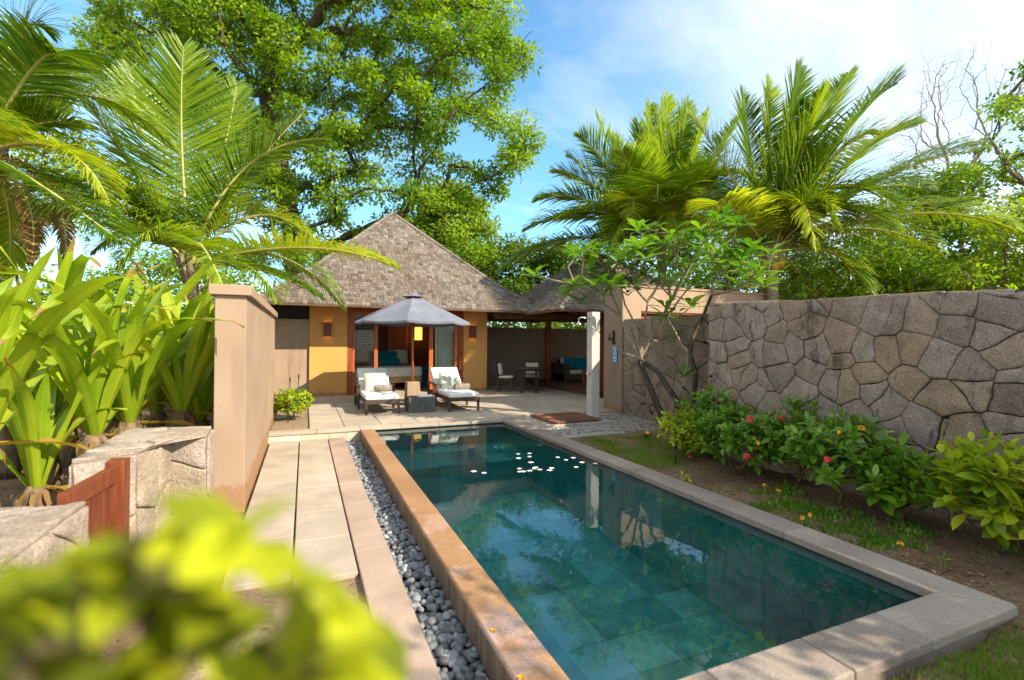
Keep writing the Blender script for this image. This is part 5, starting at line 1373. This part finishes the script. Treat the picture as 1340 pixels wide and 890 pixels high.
# ------------------------------------------------------------------ shrubs
def shrub(name, label, cat, base, h, rad, ntw, seed, leaf, L=.12, W=.05, per=8, group=None, flowers=(), bark='stem', spread=None, lean=(0, 0), low=.18):
    g = np.random.default_rng(seed); base = Vector(base); o = thing(name, label, cat, base, 0, group)
    if group: ntw = int(ntw*1.75); L *= 1.25; W *= 1.3; rad *= 1.12
    tips = []
    for k in range(ntw):
        a = g.uniform(0, 2*PI); r_ = rad*math.sqrt(g.random()); zz = h*(low+(1-low)*(1-(r_/rad)**2*.35)*g.uniform(.15, 1)**.7)
        tips.append(np.array([base.x+lean[0]*zz/h+r_*math.cos(a), base.y+lean[1]*zz/h+r_*math.sin(a), base.z+zz]))
    mids = [np.array([base.x+g.normal(0, rad*.25), base.y+g.normal(0, rad*.25), base.z+h*g.uniform(.25, .5)]) for k in range(max(3, ntw//8))]
    pts, par = span_tree([base], 0, mids+tips, .45)
    V, Q, T_, MI = limbs(pts, par, .0032, .018, g, 6, .2)
    fast_mesh('stems', V, Q, T_, M[bark], o, None, True)
    P = []; D = []; Nn = []; Ln = []; Tn = []
    for i in range(1+len(mids), len(pts)):
        t = np.array(pts[i]); d = t-np.array(pts[par[i]]); d = d/max(1e-6, np.linalg.norm(d)); d = unit(d+np.array([0, 0, .6])); a0 = g.uniform(0, 6)
        u = unit(np.cross(d, [.3, .2, 1])); v = np.cross(d, u); ty = g.uniform(.1, .8)
        for k in range(per):
            f = k/per; a = a0+k*2.4; out = u*math.cos(a)+v*math.sin(a)
            P.append(t-d*f*.13*(L/.12)); dd = out*(.55+.55*f)+d*(.75-.5*f)+np.array([0, 0, -.12*f])+g.normal(0, .12, 3); D.append(dd); Nn.append(d*.9-out*.35+np.array([0, 0, .5])+g.normal(0, .15, 3)); Ln.append(L*(.6+.5*f)*g.uniform(.75, 1.2)); Tn.append(np.clip(ty+.22*(1-f)+g.normal(0, .12), 0, .92) if g.random() > .02 else .99)
    Ln = np.array(Ln); v, q, t = strips(np.array(P), np.array(D), np.array(Nn), Ln, Ln*(W/L), [.12, .72, 1, .7, .05], [0, .22, .48, .78, 1], .3, .18, np.array(Tn))
    fast_mesh('leaves', v, q, t, M[leaf], o, None, True)
    for c, col, r_ in flowers:
        c = CO+(Vector(c)-CO)*.93
        n = 34; dd = randdir(g, n, .8); P = np.tile(np.array(c), (n, 1))+dd*r_*.55
        v, q, t = kites(P, unit(np.cross(dd, g.normal(size=(n, 3)))), dd, r_*.85, r_*.6, .1, .2, g.random(n))
        fast_mesh('flower_head', v, q, t, M[col], o)
    return o
IX = 'shrubs along the foot of the stone wall'
gz = .1
shrub('flowering_shrub', 'yellow tipped shrub with small red flowers, nearest the frangipani', 'shrub', (4.80, 5.15, gz), .72, .36, 46, 401, 'limeleaf', .10, .042, 8, IX,
      [(atD(922, 558, 6.5), 'flowerred', .035), (atD(902, 598, 6.45), 'flowerred', .025)])
shrub('flowering_shrub', 'dark green shrub behind the yellow tipped one, leaning on the stone wall corner', 'shrub', (5.05, 5.0, gz), .98, .42, 50, 402, 'ixora', .11, .045, 8, IX)
shrub('flowering_shrub', 'full green shrub with three red and pink flower heads', 'shrub', (4.78, 4.28, gz), .84, .50, 74, 403, 'ixora', .115, .05, 8, IX,
      [(atD(982, 549, 5.55), 'flowerred', .045), (atD(977, 598, 5.45), 'flowerred', .042), (atD(1022, 548, 5.5), 'flowerred', .03), (atD(992, 580, 5.5), 'flowerora', .03)], lean=(0, -.05))
shrub('flowering_shrub', 'sparse shrub standing tall against the wall in the middle of the bed', 'shrub', (5.12, 3.75, gz), .98, .30, 26, 404, 'ixora', .115, .05, 8, IX)
shrub('flowering_shrub', 'green shrub with one red and one orange flower head and a yellowed leaf', 'shrub', (4.82, 3.10, gz), .92, .42, 52, 405, 'ixora', .13, .06, 8, IX,
      [(atD(1083, 602, 4.65), 'flowerred', .04), (atD(1128, 561, 4.6), 'flowerora', .032), (atD(1098, 566, 4.6), 'flowerora', .02)])
shrub('flowering_shrub', 'leafy green shrub next to the largest one at the near end of the bed', 'shrub', (4.80, 2.55, gz), .70, .30, 26, 406, 'ixora', .14, .065, 8, IX)
shrub('flowering_shrub', 'largest glossy shrub with lime green tips at the right edge of the photo', 'shrub', (4.86, 1.92, gz), .90, .40, 52, 407, 'limeleaf', .145, .065, 8, IX, lean=(.05, -.05))
shrub('flowering_shrub', 'dark green shrub partly outside the right edge of the photo', 'shrub', (4.98, 1.25, gz), .85, .42, 40, 408, 'ixora', .15, .068, 8, IX)
shrub('seedling', 'tiny yellow green seedling on bare soil beside the pool coping', 'plant', (*atZ(898, 629, .1).to_2d(), .08), .17, .04, 3, 409, 'limeleaf', .075, .035, 5)
shrub('flowering_shrub', 'bright lime shrub in the small planting bed at the end of the tall tan wall', 'shrub', (-.22, 10.35, T-.06), .66, .36, 130, 410, 'limeleaf', .12, .055, 7)
mb = MB(); mb.box(-.52, .085, 9.0, 14.26, -.1, T-.03); mb.build('planting_bed_soil', M['soil'], kind='structure')

# foreground shrub, very close to the lens and so out of focus
def foreground():
    g = np.random.default_rng(420); base = Vector((-.13, .24, 0))
    o = thing('leafy_shrub', 'blurred yellow green shrub in the near left foreground', 'shrub', base)
    poly = [(-40, 770), (90, 715), (210, 672), (300, 665), (365, 712), (430, 750), (480, 800), (520, 860), (545, 960), (-60, 980)]
    tips = []
    for k in range(400):
        x, y = g.uniform(-60, 540), g.uniform(670, 980)
        if in_poly(x, y, poly) and not (300 < x < 410 and 775 < y < 845) and not (90 < x < 190 and 790 < y < 850): tips.append((x, y))
        if len(tips)   >= 140: break
    P = []; D = []; Nn = []; Tn = []; Ln = []
    for x, y in tips+[(300, 690), (250, 700), (205, 705), (430, 765), (465, 800), (490, 845), (505, 885), (460, 860), (400, 760), (350, 860)]:
        d_ = g.uniform(.22, .31); c = np.array(atD(x, y, d_)); P.append(c)
        hd = np.array([g.normal(.25, .6), g.normal(.5, .5), g.normal(.05, .25)]); D.append(hd); Nn.append(np.array([.25, -.3, 1])+g.normal(0, .3, 3)); Tn.append(np.clip((.7 if x > 220 else .55)+g.normal(0, .35), 0, 1)); Ln.append(g.uniform(.038, .06))
    P = np.array(P); D = unit(np.array(D)); Ln = np.array(Ln)
    P0 = P-D*Ln[:, None]*.5
    v, q, t = strips(P0, D, np.array(Nn), Ln, Ln*.55, [.12, .7, 1, .7, .05], [0, .22, .48, .78, 1], .25, .25, np.array(Tn))
    fast_mesh('leaves', v, q, t, M['foreleaf'], o, None, True)
    pts, par = span_tree([base, base+Vector((-.02, .0, .8)), base+Vector((0, .0, 1.2))], 0, list(P0), .3)
    V, Q, T_, MI = limbs(pts, par, .0012, .012, g, 5, .15); fast_mesh('stems', V, Q, T_, M['stem'], o, None, True)
foreground()

# frangipani: traced limbs, leaf whorls at the tips
def frangipani():
    g = np.random.default_rng(430); k = .05
    dep = lambda x, y: 8.60-max(0, x-850)*.009+(.25*math.sin(x*.05) if y < 420 else 0)
    A = [[(877, 572), (862, 535), (850, 505), (842, 485), (836, 472)], [(888, 575), (886, 525), (873, 506), (862, 488), (846, 476), (838, 470)], [(906, 575), (907, 522), (911, 490), (903, 462), (907, 440), (922, 410), (932, 385)]]
    BR = [[(838, 470), (822, 440), (812, 415), (795, 400), (775, 388), (752, 372)], [(838, 468), (840, 440), (845, 415), (847, 396), (833, 376), (826, 350)], [(838, 468), (850, 445), (868, 415), (880, 390), (890, 370), (905, 345)],
          [(838, 468), (858, 430), (875, 400), (895, 360), (912, 332), (928, 308)], [(838, 470), (832, 430), (819, 400), (812, 370)], [(847, 396), (862, 370), (874, 345)], [(932, 385), (958, 380), (985, 368)], [(932, 385), (936, 362), (938, 345)],
          [(868, 415), (876, 410), (905, 372)], [(903, 462), (892, 450), (872, 415)], [(812, 415), (800, 385), (795, 352)], [(880, 390), (870, 360), (858, 330)], [(775, 388), (782, 366)], [(895, 360), (882, 330), (878, 305)], [(838, 470), (815, 462), (798, 452)], [(903, 462), (897, 490)]]
    p0 = atZ(877, 570, .05); o = thing('frangipani_tree', 'multi stemmed frangipani tree with leaf whorls at bare branch tips, beside the shower', 'tree', (p0.x, p0.y, .03))
    off = {}
    def P3(x, y, w=0):
        if (x, y) not in off: off[(x, y)] = g.normal(0, .12) if y < 440 else 0
        return atD(x, y, dep(x, y)+off[(x, y)])
    parts = []
    for i, ln in enumerate(A):
        pts = [P3(*q) for q in ln]; n = len(pts); v, q = tube_np(pts, [(.068, .06, .044)[i]*(1-.45*j/(n-1)) for j in range(n)], 9); parts.append((v, q, np.full(len(v), .45), 0))
    for ln in BR:
        pts = [P3(*q) for q in ln]; n = len(pts); sm = []
        for j in range(n-1):
            for s in (0, .5): sm.append(pts[j].lerp(pts[j+1], s)+Vector(g.normal(0, .012, 3)))
        sm.append(pts[-1]); m = len(sm); v, q = tube_np(sm, [.026*(1-.55*j/(m-1)) for j in range(m)], 7); parts.append((v, q, np.full(len(v), .6), 1))
    tips = [(752, 372), (826, 350), (905, 345), (928, 308), (812, 370), (874, 345), (985, 368), (938, 345), (905, 372), (872, 415), (795, 352), (858, 330), (782, 366), (878, 305), (897, 490)]
    ex = [(742, 385), (770, 352), (800, 330), (815, 335), (838, 322), (845, 338), (890, 312), (918, 300), (945, 292), (950, 352), (1000, 372), (965, 372), (925, 372), (860, 350), (905, 400), (870, 400), (828, 375), (790, 385), (850, 300), (912, 325), (868, 318), (835, 300), (975, 355), (890, 345), (780, 330), (838, 350), (760, 395), (880, 440), (865, 375)]
    bp = [(np.array(P3(*q)), q) for ln in BR for q in ln]
    allt = [np.array(P3(*t)) for t in tips]
    for i in range(40): e0 = ex[int(g.integers(len(ex)))]; ex.append((e0[0]+g.normal(0, 16), min(372, e0[1]+g.normal(-8, 14))))
    for e in ex:
        c = np.array(atD(*e, dep(*e)+g.normal(0, .3))); j = min(range(len(bp)), key=lambda i: np.linalg.norm(bp[i][0]-c)+(0 if bp[i][1][1] > e[1] else .4)); a = bp[j][0]
        m = (a+c)/2+g.normal(0, .05, 3)-np.array([0, 0, .04]); v, q = tube_np([Vector(a), Vector(m), Vector(c)], [.017, .014, .012], 6); parts.append((v, q, np.full(len(v), .6), 1)); allt.append(c)
    V, Q, T_, MI = merge(parts); fast_mesh('trunk', V, Q, T_, [M['barkdark'], M['palebark']], o, MI, True)
    P = []; D = []; Nn = []; Ln = []; Tn = []
    for c in allt:
        n = g.integers(9, 15); ty = g.uniform(.15, .85)
        for k in range(n):
            a = k*2.4+g.normal(0, .2); f = k/n; h = np.array([math.cos(a), math.sin(a), 0]); P.append(c+np.array([0, 0, -.06*f])+h*.02); D.append(h*(.7+.3*f)+np.array([0, 0, .95-.8*f])); Nn.append(np.array([0, 0, 1.])-h*(.6-.5*f)+g.normal(0, .12, 3)); Ln.append(g.uniform(.22, .37)); Tn.append(np.clip(ty+g.normal(0, .18), 0, 1))
    Ln = np.array(Ln); v, q, t = strips(np.array(P), np.array(D), np.array(Nn), Ln, Ln*.33, [.1, .45, .9, 1, .6, .06], [0, .25, .5, .7, .88, 1], .22, .28, np.array(Tn))
    fast_mesh('leaves', v, q, t, M['plumeria'], o, None, True)
frangipani()

# ------------------------------------------------------------------ grass, litter, ground cover
def blades(name, pts, n_per, h, w, spread, seed, m, label, zb=.04, flat=False):
    g = np.random.default_rng(seed); P = []
    for (x, y, k) in pts:
        n = int(n_per*k); q = g.normal(0, spread*k**.5, (n, 2)); P.append(np.column_stack([x+q[:, 0], y+q[:, 1], np.full(n, 0.)]))
    P = np.vstack(P); P[:, 2] = [gz_at(x, y) for x, y in P[:, :2]]; n = len(P)
    a = g.uniform(0, 2*PI, n); D = np.column_stack([np.cos(a)*.55, np.sin(a)*.55, np.ones(n)*(.05 if flat else .9)]); Nn = np.column_stack([np.cos(a), np.sin(a), np.full(n, 1. if flat else -.2)])
    L = h*g.uniform(.5, 1.3, n); v, q, t = strips(P, D, Nn, L, w if not flat else L*.4, [.9, .8, .1] if not flat else [.1, 1, .1], [0, .5, 1], .2, .35 if not flat else .15, np.clip(g.normal(.5, .25, n), 0, 1))
    return tag(fast_mesh(name, v, q, t, m), label, 'ground cover', None, 'stuff')
def gz_at(x, y):
    z = -.02+.03*mnoise.noise((x*1.7, y*1.7, 0))+.02*mnoise.noise((x*6, y*6, 2))
    if x > 3.5 or y < 1.4: z += .07
    if x > 3.6 and y < 8: z += .02*(x-3.6)
    if -.95 < x < .36 and y < 3.7: z = .012
    return z
g = np.random.default_rng(500)
pts = []
for x, y in [(945, 760), (1340, 860), (1300, 870), (1250, 880), (1330, 840), (1280, 850), (1220, 895), (1350, 880), (1370, 860), (1300, 900), (1340, 905), (1400, 880), (1260, 865), (1390, 850), (1320, 885)][1:]:
    q = atZ(x, y, .06); pts.append((q.x, q.y, g.uniform(.6, 1.4)))
for x, y in [(800, 585), (820, 575), (840, 590), (860, 600), (815, 595), (850, 580), (880, 590), (790, 578), (875, 612), (900, 600), (835, 605), (855, 612), (770, 572), (810, 583)]:
    q = atZ(x, y, .06); pts.append((q.x, q.y, g.uniform(.5, 1.2)))
for i in range(14): pts.append((g.uniform(-.75, .25), g.uniform(1.5, 3.2), g.uniform(.1, .3)))
for i in range(40): pts.append((g.uniform(3.95, 5.2), g.uniform(.3, 4.6), g.uniform(.03, .15)))
blades('grass', pts, 330, .036, .0045, .12, 501, M['grass'], 'short patchy grass tufts on the garden soil')
pts = []
for i in range(34):
    q = atZ(g.uniform(775, 905), g.uniform(572, 612), .06)
    if 3.95 < q.x < 5.3 and q.y < 6.95: pts.append((q.x, q.y, g.uniform(.4, 1.2)))
blades('grass', pts, 210, .065, .006, .12, 511, M['grass'], 'green grass patch between the pool coping and the frangipani')
pts = []
for i in range(46):
    q = atZ(*[(g.uniform(990, 1060), g.uniform(640, 668)), (g.uniform(1050, 1130), g.uniform(665, 695)), (g.uniform(1130, 1210), g.uniform(690, 722))][i % 3], .06); pts.append((q.x, q.y, g.uniform(.4, 1)))
blades('ground_cover', pts, 60, .038, .02, .08, 502, M['ixora'], 'low creeping ground cover along the right pool coping')
pts = [(g.uniform(3.9, 5.3), g.uniform(-1, 6.8), 1) for i in range(2200)]+[(g.uniform(1.2, 5), g.uniform(.2, 1.35), 1) for i in range(900)]+[(g.uniform(-.9, .3), g.uniform(1.4, 3.5), 1) for i in range(60)]
blades('leaf_litter', pts, 1, .05, .02, .05, 503, M['litter'], 'dry leaf litter scattered over the garden soil', flat=True)
# little orange flowers in the ground cover
for i, (x, y, lab) in enumerate([(1001, 635, 'small orange flower at the far end of the ground cover by the coping'), (1018, 642, 'small yellow flower second along the ground cover by the coping'), (1049, 677, 'small orange flower close to the coping, left of a matching one'), (1061, 674, 'small orange flower close to the coping, right of a matching one'), (1178, 712, 'small orange flower near the foot of the leafy shrub')]):
    c = atZ(x, y, .17); o = thing('flower', lab, 'flower', (c.x, c.y, .06)); n = 16; dd = randdir(G, n, .9)
    v, q, t = kites(np.tile(np.array(c), (n, 1))+dd*.008, unit(np.cross(dd, G.normal(size=(n, 3)))), dd, .026, .02, .1, .2, G.random(n)); fast_mesh('petals', v, q, t, M['flowerora'], o)
    mb = MB(); mb.tube([(c.x, c.y, .05), (c.x+.01, c.y, .11), c], .003, 5); mb.build('stalk', M['lily'], o)
for x, y, lab in ((646, 825, 'fallen yellow petal on the orange pool wall, the farther one'), (682, 887, 'fallen yellow petal on the orange pool wall, at the bottom of the photo')):
    c = atZ(x, y, .119); n = 5; a = np.arange(n)*1.3; P = np.tile(np.array(c), (n, 1)); v, q, t = kites(P, np.stack([np.cos(a), np.sin(a), .3+0*a], 1), np.tile([0, 0, 1.], (n, 1)), .022, .016, .2, .1, G.random(n))
    tag(fast_mesh('fallen_petal', v, q, t, M['flowerora']), lab, 'petal')
# white flowers floating on the pool
for zx, zy in [(182, 355), (185, 382), (253, 352), (253, 372), (262, 408), (430, 376), (482, 392), (527, 379), (582, 408), (545, 437), (665, 415), (190, 447), (215, 465), (193, 466), (255, 460), (290, 440), (318, 453), (392, 443), (380, 457), (283, 447), (640, 1000), (690, 1015)]:
    if zy > 900: x, y = 620+(zx-640)*.27, 617+(zx-640)*.04
    else: x, y = zx*.20896+640, zy*.20896+520
    c = atZ(x, y, WZ+.012); n = 5; a = np.arange(n)*2*PI/5+G.uniform(0, 1); D = np.stack([np.cos(a), np.sin(a), .25+0*a], 1)
    v, q, t = strips(np.tile(np.array(c), (n, 1)), D, np.tile([0, 0, 1.], (n, 1))-D*.2,   .035*G.uniform(.8, 1.2), .031, [.25, .8, 1, .25], [0, .4, .75, 1], .25, .25, G.random(n))
    tag(fast_mesh('floating_flower', v, q, t, M['flowerwht'], None, None, True), 'white frangipani flower floating on the pool water', 'flower', 'white flowers floating on the pool')

# garden lights
def stake(label, x, y, zb, zt, cat='garden light', spot=False):
    o = thing('garden_light', label, cat, (x, y, zb), 0, 'garden lights')
    if spot:
        mb = MB(); mb.tube([(x, y, zb), (x, y, zb+.07)], .007, 6); mb.build('stake', M['black'], o)
        mb = MB(); mb.tube([(x+.02, y+.03, zb+.06), (x-.01, y-.03, zb+.10), (x-.03, y-.07, zb+.13)], [.022, .034, .038], 12); mb.build('head', M['black'], o)
        mb = MB(); mb.tube([(x-.031, y-.072, zb+.131), (x-.034, y-.078, zb+.134)], .032, 12); mb.build('lens', M['flowerora'], o)
    else:
        mb = MB(); mb.tube([(x, y, zb), (x, y, zt-.09)], .010, 8); mb.build('stake', M['black'], o)
        mb = MB(); mb.tube([(x, y, zt-.09), (x, y, zt)], .017, 10); mb.build('head', M['black'], o)
q = atZ(377, 555, .08); stake('slim black path light at the front of the small planting bed', q.x, q.y, .08, .49)
stake('slim black path light behind the lime shrub, left of its twin', -.30, 12.2, .08, .80); stake('slim black path light behind the lime shrub, right of its twin', -.12, 12.4, .08, .86); 
q = atZ(845, 574, .09); stake('small dark spotlight with a yellow lens in the grass by the gravel', q.x, q.y, .07, .2, spot=True)
q = atZ(884, 608, .06); stake('slim black path light beside the yellow tipped shrub', q.x, q.y, .06, .36)
q = atZ(1311, 723, .08); stake('slim black path light at the foot of the stone wall near the right edge', q.x, q.y, .06, .36)

# ------------------------------------------------------------------ distant hill
mb = MB(); n = 40; vs = []; fs = []
for j in range(2):
    for i in range(n+1):
        a = -2.0+i*3.6/n; R_ = 260+j*120; hgt = (8+10*mnoise.noise((i*.22, 3, 0))+5*math.sin(i*.3)) if j else -1
        vs.append((R_*math.sin(a), R_*math.cos(a), max(-1, hgt)))
fs = [(i, i+1, n+2+i, n+1+i) for i in range(n)]; mb.add(vs, fs, .5, 0, True)
mb.build('hill', mat('hazy_hill', (.10, .16, .14), (.14, .2, .16), .05, .95, 1, 0, 0, .05), kind='structure')

# ------------------------------------------------------------------ camera, sun, sky
cam = bpy.data.cameras.new('camera'); co = bpy.data.objects.new('camera', cam); COL.objects.link(co)
cam.sensor_width = 36; cam.lens = 36*F/1340; cam.clip_start = .02; cam.clip_end = 2000
mw = Matrix.Identity(4)
for i in range(3): mw[i][0], mw[i][1], mw[i][2], mw[i][3] = CR[i], CU[i], -CF[i], CO[i]
co.matrix_world = mw; sc.camera = co
cam.dof.use_dof = True; cam.dof.focus_distance = 6.5; cam.dof.aperture_fstop = 1.55; cam.dof.aperture_blades = 0
EL, AZ = math.radians(34.5), math.radians(139.5)      # azimuth clockwise from +Y
sd = bpy.data.lights.new('sun', 'SUN'); so = bpy.data.objects.new('sun', sd); COL.objects.link(so)
sd.energy = 4.7; sd.angle = math.radians(.53); sd.color = (1, .89, .70)
v = Vector((math.sin(AZ)*math.cos(EL), math.cos(AZ)*math.cos(EL), math.sin(EL))); so.rotation_euler = v.to_track_quat('Z', 'Y').to_euler(); so.location = v*60
w = bpy.data.worlds.new('World'); sc.world = w; w.use_nodes = True; nt = w.node_tree; nt.nodes.clear()
out = nt.nodes.new('ShaderNodeOutputWorld'); bg = nt.nodes.new('ShaderNodeBackground')
sky = nt.nodes.new('ShaderNodeTexSky'); sky.sky_type = 'NISHITA'; sky.sun_disc = False; sky.sun_elevation = EL; sky.sun_rotation = AZ; sky.air_density = 1.0; sky.dust_density = .6; sky.ozone_density = 1.6
tc = nt.nodes.new('ShaderNodeTexCoord'); sp = nt.nodes.new('ShaderNodeSeparateXYZ'); nt.links.new(tc.outputs['Generated'], sp.inputs[0])
zz = N(nt, 'ShaderNodeMath', operation='MAXIMUM'); nt.links.new(sp.outputs[2], zz.inputs[0]); zz.inputs[1].default_value = .0
za = N(nt, 'ShaderNodeMath', operation='ADD'); nt.links.new(zz.outputs[0], za.inputs[0]); za.inputs[1].default_value = .12
vm = N(nt, 'ShaderNodeVectorMath', operation='DIVIDE'); nt.links.new(tc.outputs['Generated'], vm.inputs[0])
cb = nt.nodes.new('ShaderNodeCombineXYZ')
for i in range(3): nt.links.new(za.outputs[0], cb.inputs[i])
nt.links.new(cb.outputs[0], vm.inputs[1])
mp = mapping(nt, vm.outputs[0], (.55, 1.2, .0), (0, 0, math.radians(25)))
c1 = noise(nt, mp, 1.1, 8, .58, .4)
dt = N(nt, 'ShaderNodeVectorMath', operation='DOT_PRODUCT'); nt.links.new(tc.outputs['Generated'], dt.inputs[0]); dt.inputs[1].default_value = Vector((.22, .90, .30)).normalized()
cov = N(nt, 'ShaderNodeMapRange'); nt.links.new(dt.outputs['Value'], cov.inputs[0])  # cloud cover added away from the blue patch to whiten the ambient light
for i, x in ((1, .99), (2, .72), (3, -.13), (4, .17)): cov.inputs[i].default_value = x
ad = N(nt, 'ShaderNodeMath', operation='ADD'); nt.links.new(c1, ad.inputs[0]); nt.links.new(cov.outputs[0], ad.inputs[1])
cf = ramp(nt, ad.outputs[0], .42, .80)
skyc = mixc(nt, 1.0, sky.outputs[0], (.72, 1.07, 1.13, 1), 'MULTIPLY')
col = mixc(nt, cf, skyc, (4.5, 4.55, 4.6, 1))
nt.links.new(col, bg.inputs[0]); bg.inputs[1].default_value = .16; nt.links.new(bg.outputs[0], out.inputs[0])
vs_ = sc.view_settings; vs_.view_transform = 'Standard'; vs_.look = 'None'; vs_.exposure = .93; vs_.gamma = 1; vs_.use_curve_mapping = False
sc.render.engine = 'CYCLES'; cy = sc.cycles; cy.max_bounces = 8; cy.transparent_max_bounces = 16; cy.diffuse_bounces = 4; cy.glossy_bounces = 4; cy.transmission_bounces = 4
cy.use_denoising = True; cy.caustics_reflective = False; cy.caustics_refractive = False; cy.sample_clamp_indirect = 6
